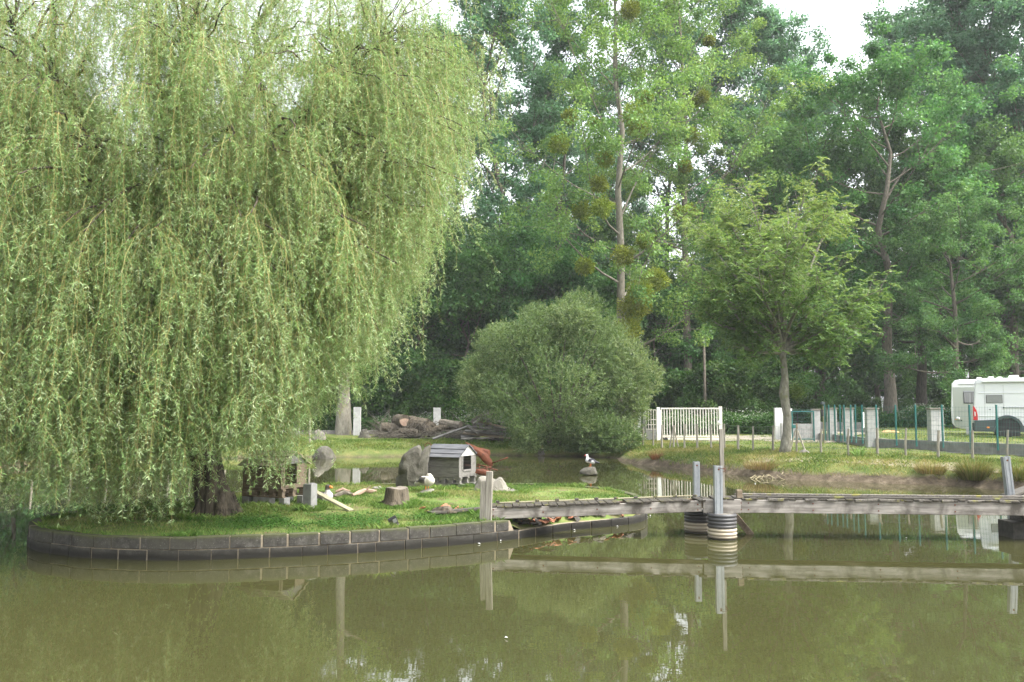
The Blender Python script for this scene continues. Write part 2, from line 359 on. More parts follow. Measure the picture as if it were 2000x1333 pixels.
# ground sheet
def axis(lo, hi, step, far_lo, far_hi):
    a = list(np.arange(lo, hi + 1e-6, step)); s = step; x = hi
    while x < far_hi: s *= 1.35; x += s; a.append(x)
    s = step; x = lo; pre = []
    while x > far_lo: s *= 1.35; x -= s; pre.append(x)
    return np.array(pre[::-1] + a)
gx = axis(-30, 34, 0.3, -600, 600); gy = axis(-4, 62, 0.3, -300, 900)
GX, GY = np.meshgrid(gx, gy); GZ = terrain(GX, GY)
nx, ny = len(gx), len(gy); me = bpy.data.meshes.new('ground')
vs = np.stack([GX.ravel(), GY.ravel(), GZ.ravel()], 1)
ii, jj = np.meshgrid(np.arange(nx - 1), np.arange(ny - 1)); b0 = (jj * nx + ii).ravel()
fs = np.stack([b0, b0 + 1, b0 + nx + 1, b0 + nx], 1)
me.vertices.add(len(vs)); me.vertices.foreach_set('co', vs.astype(np.float32).ravel())
me.loops.add(fs.size); me.loops.foreach_set('vertex_index', fs.astype(np.int32).ravel())
me.polygons.add(len(fs)); me.polygons.foreach_set('loop_start', np.arange(0, fs.size, 4, dtype=np.int32)); me.polygons.foreach_set('loop_total', np.full(len(fs), 4, dtype=np.int32))
me.polygons.foreach_set('use_smooth', np.ones(len(fs), dtype=bool)); me.update(calc_edges=True)
m, t, b = nodes_of('bank_ground'); v = coord(t)
gr = ramp(t, noise(t, v, 1.6, 8, 0.65), [(0.3, (0.045, 0.075, 0.018)), (0.5, (0.10, 0.125, 0.035)), (0.68, (0.17, 0.155, 0.06))])
so = ramp(t, noise(t, v, 3.5, 8, 0.7), [(0.3, (0.03, 0.023, 0.014)), (0.5, (0.08, 0.063, 0.042)), (0.7, (0.16, 0.132, 0.096))])
sx = add(t, 'ShaderNodeSeparateXYZ'); lk(t, v, sx.inputs[0])
ad = add(t, 'ShaderNodeMath', operation='MULTIPLY_ADD'); lk(t, noise(t, v, 1.3, 5, 0.6), ad.inputs[0]); ad.inputs[1].default_value = 0.45; lk(t, sx.outputs['Z'], ad.inputs[2])
my = add(t, 'ShaderNodeMapRange'); my.inputs['From Min'].default_value = 36; my.inputs['From Max'].default_value = 42; my.inputs['To Max'].default_value = 0.22; lk(t, sx.outputs['Y'], my.inputs['Value'])
a3 = add(t, 'ShaderNodeMath', operation='ADD'); lk(t, ad.outputs[0], a3.inputs[0]); lk(t, my.outputs[0], a3.inputs[1]); ad = a3
mr = add(t, 'ShaderNodeMapRange'); mr.inputs['From Min'].default_value = 0.42; mr.inputs['From Max'].default_value = 0.58; lk(t, ad.outputs[0], mr.inputs['Value'])
lk(t, mixc(t, mr.outputs[0], so, gr), b.inputs['Base Color']); b.inputs['Roughness'].default_value = 0.95; b.inputs['Specular IOR Level'].default_value = 0.15
bump(t, b, noise(t, v, 9, 8, 0.75), 0.9, 0.05)
me.materials.append(m)
ground = bpy.data.objects.new('ground', me); col.objects.link(ground); kind(ground, 'structure')

def strip(name, pts, width, mat, dz=0.02):
    p = catmull(pts, 0.5, closed=False); d = np.gradient(p, axis=0); d /= np.linalg.norm(d, axis=1, keepdims=True); s = np.stack([-d[:, 1], d[:, 0]], 1)
    mb = MB(); K = 7
    rs = random.Random(3)
    for i in range(len(p)):
        wv = width * (1 + 0.25 * math.sin(i * 0.7) + 0.15 * rs.uniform(-1, 1))
        for k in range(K):
            q = p[i] + s[i] * (k / (K - 1) - 0.5) * wv; mb.v.append((q[0], q[1], TZ(q[0], q[1]) + dz))
    for i in range(len(p) - 1):
        for k in range(K - 1): mb.f.append((i*K+k, i*K+k+1, (i+1)*K+k+1, (i+1)*K+k)); mb.m.append(0)
    return kind(mb.build(name, mat, smooth=True), 'structure')
M['path'] = surf('trodden_pale_earth', [(0.3, (0.140, 0.122, 0.077)), (0.7, (0.252, 0.224, 0.161))], 5, 0.95, spots=(0.084, 0.098, 0.032), spot_scale=2.2, spot_lo=0.5, spot_hi=0.6, bstr=0.6)
M['track'] = surf('gravel_track', [(0.3, (0.15, 0.13, 0.10)), (0.7, (0.29, 0.26, 0.215))], 7, 0.95, spots=(0.10, 0.12, 0.04), spot_scale=1.1, spot_lo=0.52, spot_hi=0.6, bstr=0.6)
strip('path', [tuple(P(x, y, 0.72)[:2]) for x, y in ((1470, 886), (1560, 889), (1680, 892.5), (1800, 896.5), (1900, 901), (2000, 906), (2150, 914))], 1.1, M['path'])
strip('track', [tuple(P(x, y, 0.74)[:2]) for x, y in ((1080, 851), (1250, 853), (1380, 855), (1500, 858), (1700, 860))], 7.5, M['track'])

# water
m, t, b = nodes_of('pond_water'); v = coord(t, (1, 1, 1))
lk(t, ramp(t, noise(t, coord(t, (0.4, 0.15, 1)), 0.5, 3, 0.5), [(0.3, (0.036, 0.0365, 0.0135)), (0.7, (0.045, 0.045, 0.0165))]), b.inputs['Base Color'])
b.inputs['Roughness'].default_value = 0.0; b.inputs['IOR'].default_value = 1.85; b.inputs['Specular IOR Level'].default_value = 0.5
h1 = noise(t, coord(t, (0.55, 2.0, 1)), 2.2, 3, 0.5, 0.4); h2 = noise(t, coord(t, (1.0, 2.6, 1)), 7.0, 2, 0.5)
ma = add(t, 'ShaderNodeMath', operation='MULTIPLY_ADD'); lk(t, h2, ma.inputs[0]); ma.inputs[1].default_value = 0.12; lk(t, h1, ma.inputs[2])
bump(t, b, ma.outputs[0], 0.10, 0.0045)
M['water'] = m
wmb = MB(); wmb.add([(-60, -2, 0), (60, -2, 0), (60, 60, 0), (-60, 60, 0)], [(0, 1, 2, 3)])
kind(wmb.build('water', m), 'structure')

# island: ground and its block wall
isl = [(-8.45,15.4),(-7.9,14.75),(-7.3,14.4),(-6.8,14.12),(-5.47,13.88),(-4.4,14.03),(-3.04,14.4),(-2.09,14.8),(-1.08,15.35),(0.0,16.06),(0.45,16.55),(1.07,17.2),(2.2,17.95),(2.75,18.6),(2.98,19.4),
       (3.0,20.2),(2.76,21.6),(2.3,22.5),(1.37,23.3),(0,23.7),(-2,23.8),(-4,23.6),(-5.7,22.9),(-7,20.9),(-8.1,18.5),(-8.75,17.3),(-8.8,16.3)]
ISL = catmull(isl, 0.10)[:-1]
ICEN = np.array([-2.8, 18.9])
def broken(p): return 0.02 < p[0] < 2.72 and p[1] < 18.75
def isl_z(x, y):
    x = np.asarray(x, float); y = np.asarray(y, float)
    d = -sdist(x, y, ISL)
    z = 0.315 + 0.10 * np.clip(d / 3, 0, 1) + 0.022 * fbm(x, y, 1.7, 3.0) * np.clip(d, 0, 1)
    br = np.clip((x + 0.1) / 0.3, 0, 1) * np.clip((2.9 - x) / 0.4, 0, 1) * np.clip((19.2 - y) / 0.6, 0, 1) * np.clip(1 - d / 0.75, 0, 1)
    return z - 0.2 * br
IPOLY = [tuple(p) for p in ISL[::3]]
def isl_z1(x, y): return float(isl_z(np.array([x]), np.array([y]))[0])
ring = ISL[::2]; fr = [0.0, 0.2, 0.4, 0.55, 0.7, 0.8, 0.86, 0.9, 0.93, 0.955, 0.975, 0.99]
mb = MB(); n = len(ring)
XY = np.concatenate([ICEN + (ring - ICEN) * f for f in fr[1:]]); ZZ = isl_z(XY[:, 0], XY[:, 1])
mb.v.append((ICEN[0], ICEN[1], isl_z1(*ICEN))); mb.v += [(x, y, z) for (x, y), z in zip(XY, ZZ)]
for k in range(n): mb.f.append((0, 1 + k, 1 + (k+1) % n))
for r_ in range(len(fr) - 2):
    for k in range(n): mb.f.append((1 + r_*n + k, 1 + (r_+1)*n + k, 1 + (r_+1)*n + (k+1) % n, 1 + r_*n + (k+1) % n))
mb.m = [0] * len(mb.f)
m, t, b = nodes_of('island_turf'); v = coord(t)
gr = ramp(t, noise(t, v, 1.1, 8, 0.65), [(0.3, (0.05, 0.10, 0.02)), (0.5, (0.10, 0.15, 0.035)), (0.7, (0.19, 0.18, 0.07))])
lk(t, mixc(t, ramp(t, noise(t, v, 2.7, 6, 0.7), [(0.5, (0, 0, 0)), (0.62, (0.9, 0.9, 0.9))]), gr, (0.12, 0.09, 0.055)), b.inputs['Base Color'])
b.inputs['Roughness'].default_value = 0.95; b.inputs['Specular IOR Level'].default_value = 0.15; bump(t, b, noise(t, v, 14, 6, 0.7), 0.8, 0.03)
kind(mb.build('island_ground', m, smooth=True), 'structure')

def blockmat():
    m, t, b = nodes_of('weathered_concrete_block'); v = coord(t)
    c = ramp(t, noise(t, v, 9, 10, 0.8), [(0.32, (0.018, 0.017, 0.015)), (0.5, (0.048, 0.045, 0.039)), (0.7, (0.115, 0.11, 0.098))])
    c = mixc(t, ramp(t, noise(t, v, 1.6, 6, 0.6), [(0.45, (0, 0, 0)), (0.65, (0.75, 0.75, 0.75))]), c, (0.05, 0.048, 0.036))
    c = mixc(t, ramp(t, noise(t, v, 45, 3, 0.6), [(0.62, (0, 0, 0)), (0.75, (0.6, 0.6, 0.6))]), c, (0.34, 0.33, 0.3))
    s_ = add(t, 'ShaderNodeSeparateXYZ'); lk(t, v, s_.inputs[0])
    ad = add(t, 'ShaderNodeMath', operation='MULTIPLY_ADD'); lk(t, noise(t, v, 3, 5, 0.6), ad.inputs[0]); ad.inputs[1].default_value = -0.13; lk(t, s_.outputs['Z'], ad.inputs[2])
    c = mixc(t, ramp(t, ad.outputs[0], [(0.0, (1, 1, 1)), (0.11, (0, 0, 0))]), c, (0.016, 0.015, 0.012))   # wet algae line above the water
    c = mixc(t, ramp(t, ad.outputs[0], [(0.245, (0, 0, 0)), (0.29, (0.6, 0.6, 0.6))]), c, (0.075, 0.085, 0.03))  # moss on the top edge
    lk(t, c, b.inputs['Base Color']); b.inputs['Roughness'].default_value = 0.92; b.inputs['Specular IOR Level'].default_value = 0.25
    bump(t, b, noise(t, v, 60, 6, 0.7), 0.8, 0.006); return m
M['block'] = blockmat()
M['mortar'] = surf('tan_mortar', [(0.3, (0.17, 0.14, 0.10)), (0.7, (0.32, 0.27, 0.2))], 9, 0.95, bstr=0.5)
def wall_path():
    p = np.concatenate([ISL, ISL[:1]]); s = np.concatenate([[0], np.cumsum(np.linalg.norm(np.diff(p, axis=0), axis=1))]); return p, s
WP, WS = wall_path()
def wpos(s):
    s = s % WS[-1]; q = np.array([np.interp(s, WS, WP[:, k]) for k in (0, 1)]); q2 = np.array([np.interp((s + 0.02) % WS[-1], WS, WP[:, k]) for k in (0, 1)])
    d = q2 - q; d /= max(np.linalg.norm(d), 1e-9); nrm = np.array([-d[1], d[0]])
    if np.dot(ICEN - q, nrm) < 0: nrm = -nrm
    return q, nrm
rw = random.Random(5)
wall_t = thing('island_wall', 'low curved retaining wall of two courses of grey concrete blocks round the grass island', 'retaining wall')
for ci, (z0, z1, off, pn) in enumerate(((-0.25, 0.158, 0.0, 'lower_course'), (0.170, 0.36, 0.27, 'upper_course'))):
    mb = MB(); s = off; 
    while s < WS[-1] + off - 0.3:
        L = 0.5 * rw.choice([1, 1, 1, 1, 0.8, 0.62]); gap = rw.choice([0.004, 0.008, 0.02, 0.035])
        mid = wpos(s + L / 2)[0]
        if ci == 1 and broken(mid): s += L; continue
        zt = z1 + rw.uniform(-0.008, 0.006) - (0.015 if ci == 0 and broken(mid) else 0); jit = rw.uniform(-0.012, 0.006)
        K = 4; vs = []; fs = []
        for k in range(K + 1):
            q, nr = wpos(s + gap/2 + (L - gap) * k / K)
            o = q + nr * jit; i_ = q + nr * 0.16
            vs += [(o[0], o[1], z0), (o[0], o[1], zt), (i_[0], i_[1], zt), (i_[0], i_[1], z0)]
        for k in range(K):
            a = 4*k; bq = a + 4
            fs += [(a, bq, bq+1, a+1), (a+1, bq+1, bq+2, a+2), (a+2, bq+2, bq+3, a+3), (a+3, bq+3, bq, a)]
        fs += [(0, 1, 2, 3), (4*K, 4*K+3, 4*K+2, 4*K+1)]
        mb.add(vs, fs); s += L
    mb.build(pn, M['block'], wall_t, bevel=0.006, segs=1)
mb = MB(); q_all = []
N = len(ISL); ins = []
for i in range(N):
    q, nr = wpos(WS[i]); zt = 0.145 if broken(q) else 0.345
    ins.append((q + nr * 0.018, q + nr * 0.15, zt))
vs = []; fs = []
for o, i_, zt in ins: vs += [(o[0], o[1], -0.3), (o[0], o[1], zt), (i_[0], i_[1], zt), (i_[0], i_[1], -0.3)]
for k in range(N):
    a = 4*k; bq = 4*((k+1) % N); fs += [(a, bq, bq+1, a+1), (a+1, bq+1, bq+2, a+2), (a+2, bq+2, bq+3, a+3)]
mb.add(vs, fs); mb.build('mortar', M['mortar'], wall_t)

# grass
def blades(name, X, Y, Z, hmin, hmax, wd, pal, seed, lean=0.45):
    rng = np.random.default_rng(seed); n = len(X)
    h = rng.uniform(hmin, hmax, n) * (0.75 + 0.35 * fbm(X, Y, 2.3, 7.0)).clip(0.4, 1.5)
    az = rng.uniform(0, 2*np.pi, n); ln = rng.uniform(0.05, lean, n) * h
    dx, dy = np.cos(az), np.sin(az); w2 = wd * rng.uniform(0.6, 1.3, n) * 0.5
    a2 = rng.uniform(0, 2*np.pi, n); sx_, sy_ = np.cos(a2) * w2, np.sin(a2) * w2
    V = np.zeros((n, 4, 3)); z0 = Z - 0.01
    V[:, 0] = np.stack([X - sx_, Y - sy_, z0], 1); V[:, 1] = np.stack([X + sx_, Y + sy_, z0], 1)
    V[:, 2] = np.stack([X + dx*ln*0.35 + sx_*0.7, Y + dy*ln*0.35 + sy_*0.7, z0 + h*0.6], 1); V[:, 3] = np.stack([X + dx*ln, Y + dy*ln, z0 + h], 1)
    pal = np.array(pal); f = (0.5 + 0.5 * fbm(X, Y, 1.1, 4.0) + rng.normal(0, 0.22, n)).clip(0, 0.999) * (len(pal) - 1)
    i0 = f.astype(int); fr_ = (f - i0)[:, None]; c = pal[i0] * (1 - fr_) + pal[np.minimum(i0 + 1, len(pal) - 1)] * fr_
    c = c * rng.uniform(0.75, 1.25, (n, 1)) * 1.12
    return kind(np_mesh(name, V, 4, M['grass'], tint=c.clip(0, 1)), 'stuff')
rng = np.random.default_rng(11)
pts = rng.uniform([-9, 13.7], [3.2, 24], (330000, 2)); dd = -sdist(pts[:, 0], pts[:, 1], IPOLY)
keep = (dd > 0.15) & (rng.uniform(0, 1, len(pts)) < (0.5 + 0.75 * fbm(pts[:, 0], pts[:, 1], 2.0, 9.0)).clip(0.06, 1))
keep &= ~((pts[:, 0] > -0.05) & (pts[:, 0] < 2.8) & (pts[:, 1] < 19.2) & (dd < 0.75) & (rng.uniform(0, 1, len(pts)) < .9))
pts = pts[keep]; Z = isl_z(pts[:, 0], pts[:, 1])
blades('grass', pts[:, 0], pts[:, 1], Z, 0.035, 0.085, 0.008, [(0.045, 0.10, 0.02), (0.09, 0.165, 0.035), (0.145, 0.205, 0.05), (0.2, 0.22, 0.075), (0.25, 0.22, 0.10)], 21, 0.8)
# broad-leaved clover patch near the front edge
tf = []
for (x, y, r, k) in ((773, 990, .33, 260), (606, 998, .2, 160), (640, 985, .3, 120), (946, 1016, .16, 120), (800, 957, .5, 160), (845, 972, .25, 80), (985, 962, .45, 160), (430, 1006, .55, 260), (560, 992, .6, 220), (900, 955, .6, 200), (880, 1004, .5, 150)):
    q = P(x, y, .4); a = rng.uniform(0, 6.283, k); rr_ = r*rng.uniform(.85, 1.35, k); tf.append(np.stack([q.x + np.cos(a)*rr_, q.y + np.sin(a)*rr_], 1))
ed = np.array([wpos(s)[0] + wpos(s)[1]*rng.uniform(.15, .24) for s in rng.uniform(0, WS[-1], 1500) if not broken(wpos(s)[0])]); tf.append(ed[fbm(ed[:, 0], ed[:, 1], 2.5, 1.0) > -.1])
tf = np.concatenate(tf); tf = np.repeat(tf, 6, 0) + rng.normal(0, .03, (len(tf)*6, 2)); tf = tf[-sdist(tf[:, 0], tf[:, 1], IPOLY) > .14]
blades('grass', tf[:, 0], tf[:, 1], isl_z(tf[:, 0], tf[:, 1]), 0.07, 0.17, 0.009, [(0.05, 0.11, 0.02), (0.10, 0.18, 0.035), (0.17, 0.23, 0.06)], 23, 1.2)
c0 = rng.normal([-3.2, 15.6], [1.5, 0.45], (15000, 2)); dd = -sdist(c0[:, 0], c0[:, 1], IPOLY); c0 = c0[(dd > 0.2) & (fbm(c0[:, 0], c0[:, 1], 3.0, 2.0) > -0.25)]
n = len(c0); C = np.stack([c0[:, 0], c0[:, 1], isl_z(c0[:, 0], c0[:, 1]) + rng.uniform(0.02, 0.08, n)], 1)
D = rng.normal(size=(n, 3)); D[:, 2] *= 0.3
kind(np_mesh('clover', leaves(C, D, np.tile([0, 0, 1.0], (n, 1)) + rng.normal(0, 0.3, (n, 3)), rng.uniform(0.02, 0.045, n), rng.uniform(0.015, 0.03, n)), 4, M['grass'],
     tint=np.array([0.05, 0.14, 0.025]) * rng.uniform(0.6, 1.5, (n, 1))), 'stuff')
def bank_pts(n, dlo, dhi, xlo, xhi, ylo, yhi, seed):
    rng = np.random.default_rng(seed); p = rng.uniform([xlo, ylo], [xhi, yhi], (n, 2)); d = sdist(p[:, 0], p[:, 1], POND)
    px, _ = proj(np.stack([p[:, 0], p[:, 1], np.full(n, .7)], 1))
    k = (d > dlo) & (d < dhi) & (px > -80) & (px < 2080)
    return p[k], d[k], rng
GPAL = [(0.06, 0.10, 0.02), (0.10, 0.16, 0.03), (0.16, 0.19, 0.045), (0.24, 0.22, 0.08), (0.29, 0.24, 0.11)]
LPAL = [(0.045, 0.10, 0.015), (0.08, 0.16, 0.025), (0.13, 0.20, 0.035), (0.2, 0.2, 0.06)]
for (xlo, xhi, ylo, yhi, pal, sd) in ((3.5, 22, 23, 46, GPAL, 31), (-26, 5, 34, 52, LPAL, 32)):
    p, d, rg = bank_pts(420000, 0.22, 4.2, xlo, xhi, ylo, yhi, sd)
    pr = np.interp(d, [0.22, 0.5, 1.0, 2.0, 4.2], [0.35, 0.85, 1, 0.85, 0.6] if sd == 31 else [.35, 1, 1, .8, .5]) * (0.65 + 0.5 * fbm(p[:, 0], p[:, 1], 1.6, 1.0))
    k = rg.uniform(0, 1, len(p)) < pr; p = p[k]
    blades('grass', p[:, 0], p[:, 1], terrain(p[:, 0], p[:, 1]), 0.06, 0.17, 0.013, pal, sd, 1.1)
p, d, rg = bank_pts(300000, 3.8, 60, -28, 30, 27, 58, 35)
p = p[rg.uniform(0, 1, len(p)) < 0.7 * (0.7 + 0.4 * fbm(p[:, 0], p[:, 1], 0.8, 6.0))]
pp = np.array([tuple(P(x, y, .74)[:2]) for x, y in ((1080, 851), (1250, 853), (1380, 855), (1500, 858), (1700, 860))])
tr = np.interp(p[:, 0], pp[:, 0], pp[:, 1]); p = p[(np.abs(p[:, 1] - tr) > 2.6) | (rg.uniform(0, 1, len(p)) < 0.12)]
blades('grass', p[:, 0], p[:, 1], terrain(p[:, 0], p[:, 1]), 0.05, 0.12, 0.016, [(0.06, 0.12, 0.02), (0.10, 0.18, 0.03), (0.15, 0.2, 0.045), (0.22, 0.21, 0.07)], 36, 0.9)
# ================================================================== OBJECTS
def outline_solid(px_pts, Y, depth, base=None, layers=5, round_=0.5, amp=0.03, seed=0, skew=(0, 0)):
    """A stone or lump whose outline (photo pixels seen at distance Y) is swept through its real depth and rounded."""
    pts = [at(x, y, Y) for x, y in px_pts]; o = base if base is not None else Vector((sum(p.x for p in pts)/len(pts), Y, min(p.z for p in pts)))
    poly = np.array([(p.x - o.x, p.z - o.z) for p in pts]); poly = catmull(poly, max(0.02, float(np.ptp(poly[:, 0])) / 22))[:-1]
    c = poly.mean(axis=0); mb = MB(); n = len(poly); ys = np.linspace(-1, 1, layers * 2 + 1)
    for k, yy in enumerate(ys):
        f = (1 - abs(yy) ** 3.4) ** round_; f = max(f, 0.3)
        for q in poly:
            x, z = c + (q - c) * f
            z = min(z, q[1]) if q[1] < c[1] else z
            v = Vector((x + skew[0]*yy, yy * depth / 2, z + skew[1]*yy))
            d = mnoise.noise_vector(v * 2.3 + Vector((seed*3.1, seed, 0))) * amp * 1.4 + mnoise.noise_vector(v * 7 + Vector((seed, 0, 5))) * amp * 0.5
            mb.v.append(tuple(v + d))
    L = len(ys)
    for k in range(L - 1):
        for i in range(n): mb.f.append((k*n+i, k*n+(i+1) % n, (k+1)*n+(i+1) % n, (k+1)*n+i)); mb.m.append(0)
    mb.f.append(tuple(range(n))); mb.f.append(tuple(range((L-1)*n, L*n))[::-1]); mb.m += [0, 0]
    return mb, o
def stone(px_pts, Y, depth, label, mat='rock', cat='stone', seed=0, amp=0.03, name='stone', group=None, round_=0.5):
    mb, o = outline_solid(px_pts, Y, depth, seed=seed, amp=amp, round_=round_); ob = mb.build(name, M[mat], smooth=False); ob.location = o
    return tag(ob, label, cat, group)
def blob(cx, ytop, ybot, wpx, seed):
    rs = random.Random(seed); pts = []
    for k in range(11):
        a = math.pi * k / 10; r = rs.uniform(0.82, 1.12)
        pts.append((cx - math.cos(a) * wpx/2 * (r if 0 < k < 10 else 1), ybot - (ybot - ytop) * (max(math.sin(a), 0) ** 0.6) * (r if 3 < k < 7 else min(r, 1))))
    return pts

# ---- two duck houses
def duck_house(label, corner, rotz, L, W, zf, ze, zp, wallm, roofm, gablem, door, blocks=False):
    t = thing('duck_house', label, 'duck house', corner, rotz)
    bh = (ze - zf)
    mb = MB(); nb = 3; hs_ = [0.2, 0.34, 0.46]; z = zf + bh
    z = ze
    for h in hs_:
        hh = bh * h / sum(hs_); mb.box((-L/2, 0.011, z - hh/2), (L - 0.07, 0.022, hh - 0.008)); mb.box((-L/2, W - 0.011, z - hh/2), (L - 0.07, 0.022, hh - 0.008)); mb.box((-L + 0.011, W/2, z - hh/2), (0.022, W - 0.05, hh - 0.008)); z -= hh
    mb.box((-L/2, W/2, zf - 0.012), (L, W, 0.024))
    mb.build('wall', M[wallm], t, bevel=0.004, segs=1)
    for x, y in ((-0.025, 0.02), (-L + 0.025, 0.02), (-0.025, W - 0.02), (-L + 0.025, W - 0.02)):
        mb = MB(); mb.box((x, y - 0.004 if y < W/2 else y + 0.004, (zf + ze)/2), (0.05, 0.045, bh)); mb.build('corner_post', M[wallm], t, bevel=0.003, segs=1)
    d0, d1, dz0, dz1 = door
    mb = MB()   # gable end with its doorway
    mb.box((-0.01, d0/2 + 0.02, (zf + ze)/2), (0.02, d0 - 0.04, bh - 0.01)); mb.box((-0.01, (d1 + W)/2 - 0.02, (zf + ze)/2), (0.02, W - d1 - 0.04, bh - 0.01))
    mb.box((-0.009, (d0 + d1)/2, zf + dz0/2), (0.021, d1 - d0, dz0)); 
    for yy in (d0 + 0.02, d1 - 0.02): mb.box((0.008, yy, zf + (dz0 + bh)/2), (0.025, 0.045, bh - dz0))
    mb.box((0.009, (d0 + d1)/2, zf + dz0 - 0.02), (0.027, d1 - d0 - 0.1, 0.05))
    mb.build('doorway', M[wallm], t, bevel=0.003, segs=1)
    g = MB(); g.add([(0.004, 0, ze), (0.004, W, ze), (0.004, W/2, zp), (-0.02, 0, ze), (-0.02, W, ze), (-0.02, W/2, zp)], [(0, 1, 2), (3, 5, 4), (0, 3, 4, 1), (1, 4, 5, 2), (2, 5, 3, 0)])
    g.build('gable', M[gablem], t)
    rf = MB(); ov = 0.07; n = 3
    for sgn in (0, 1):
        e0 = Vector((0, -0.09 if not sgn else W + 0.09, ze - 0.045)); e1 = Vector((0, W/2, zp + 0.012)); sl = (e1 - e0)
        nrm = Vector((0, -sl.z, sl.y)) if not sgn else Vector((0, sl.z, -sl.y)); nrm.normalize()
        if nrm.z < 0: nrm = -nrm
        for k in range(n):
            a = e0 + sl * (k / n - (0.05 if k else 0)); bq = e0 + sl * ((k + 1) / n)
            p0, p1 = a + nrm * (0.026 if k < n - 0 else 0.02), bq + nrm * 0.006
            x0, x1 = -L - ov + 0.01*k, ov * 0.7
            vs = [(x0, p0.y, p0.z), (x1, p0.y, p0.z), (x1, p1.y, p1.z), (x0, p1.y, p1.z)]
            vs += [(x, y - nrm.y*0.02, z - nrm.z*0.02) for x, y, z in vs]
            rf.add(vs, [(0, 1, 2, 3), (7, 6, 5, 4), (0, 4, 5, 1), (1, 5, 6, 2), (2, 6, 7, 3), (3, 7, 4, 0)])
    rf.build('roof', M[roofm], t)
    p = MB()
    for y in (0.06, W/2, W - 0.06): p.box((-L/2, y, zf - 0.047), (L + 0.06, 0.1, 0.045)); 
    pz = zf - 0.07; bl = 0.1
    for x in (-L + 0.02, -L*0.72, -L/2, -L*0.28, -0.05):
        for y in (0.06, W/2, W - 0.06): p.box((x, y, pz - bl/2), (0.11, 0.09, bl))
    for y in (0.06, W/2, W - 0.06): p.box((-L/2, y, pz - bl - 0.012), (L + 0.05, 0.1, 0.024))
    p.build('pallet', M[wallm], t, bevel=0.003, segs=1)
    f = MB(); zb = pz - bl - 0.024
    for x, wd in ((-L*0.52, 0.42), (-0.0, 0.14), (-L + 0.05, 0.16)):
        for y in (0.1, W - 0.12): f.box((x, y, zb/2 - 0.03), (wd, 0.18, zb + 0.06))
    f.build('support_block', M['concrete'] if blocks else M['wood_grey'], t, bevel=0.005, segs=1)
    return t
zr = isl_z1(*P(897, 951, .4)[:2]); c = P(897, 952, zr)
duck_house('small grey plank duck house with white gable and slate grey roof on a pallet', c, R(-27), 1.0, 0.86, 0.265, 0.78, 1.05, 'wood_grey', 'zinc_slate', 'white_wood', (0.12, 0.62, 0.16, 0.5))
zr = isl_z1(*P(546, 990, .4)[:2]); c = P(549, 990, zr)
duck_house('brown plank duck house raised on concrete blocks behind the hanging willow strands', c, R(-24), 0.98, 0.8, 0.36, 0.83, 1.07, 'wood_brown', 'wood_yellow', 'wood_grey', (0.03, 0.5, 0.06, 0.45), True)

c = P(605, 997, 0.40); t_ = MB(); t_.box((0, 0, 0.24), (0.21, 0.19, 0.54), taper=0.97); t_.box((0.03, 0, 0.5155), (0.12, 0.12, 0.02))
ob = t_.build('concrete_block', M['concrete'], bevel=0.012); ob.location = c; ob.rotation_euler = (0, 0, R(-26)); tag(ob, 'upright grey concrete block standing on grass in front of the brown duck house', 'concrete block')
a, b = P(686, 999, 0.40), at(606, 957, 17.5)
mb = MB(); mb.bar((0, 0, 0), b - a, 0.15, 0.035); ob = mb.build('ramp_plank', M['wood_yellow'], bevel=0.004); ob.location = a + Vector((0, 0, 0.012)); tag(ob, 'pale plank ramp sloping from the brown duck house down to the grass', 'plank')

# ---- stones on the island
stone([(776, 955), (777, 925), (782, 903), (790, 887), (803, 874), (814, 869.5), (823, 873), (828, 884), (833, 876), (842, 872), (841, 888), (836, 905), (834, 930), (836, 955)], 22.6, 0.6, 'tall grey boulder with a cleft top beside the grey duck house', name='boulder', cat='boulder', seed=1, amp=0.06)
stone([(930, 966), (928, 945), (932, 930), (940, 928), (952, 932), (966, 936), (977, 932), (988, 942), (997, 952), (1014, 960), (985, 965), (960, 967)], 21.2, 0.55, 'pale jagged rock on the grass behind the split wooden post', 'rock_pale', 'rock', seed=2, amp=0.06, name='rock')
stone([(806, 971), (818, 962), (830, 955), (846, 955.5), (848, 958), (840, 965), (828, 970), (816, 972)], 20.6, 0.35, 'flat tilted slab of stone under the standing goose', 'rock_pale', 'stone', seed=3, amp=0.02, name='stone_slab')
stone(blob(860, 969, 978, 12, 4), 19.5, 0.12, 'small dark stone lying on the grass right of the stump', seed=4, amp=0.01)
stone(blob(737, 949.5, 958, 20, 14), 21.6, 0.2, 'low flat brown stone in grass between stump and tall boulder', 'rock_pale', seed=5, amp=0.015)
stone([(1131, 924), (1134, 919), (1142, 914.5), (1154, 912), (1161, 913), (1164, 919), (1164, 927), (1136, 927)], 31.2, 0.5, 'rounded tan rock in the water under the white duck', 'rock', 'rock', seed=6, name='rock', amp=0.02)
stone([(613, 897), (616, 884), (622, 876), (632, 872), (642, 875), (650, 884), (653, 897)], 41.2, 0.9, 'rounded grey rock standing in the water below the far bank', 'rock', 'rock', seed=7, name='rock')

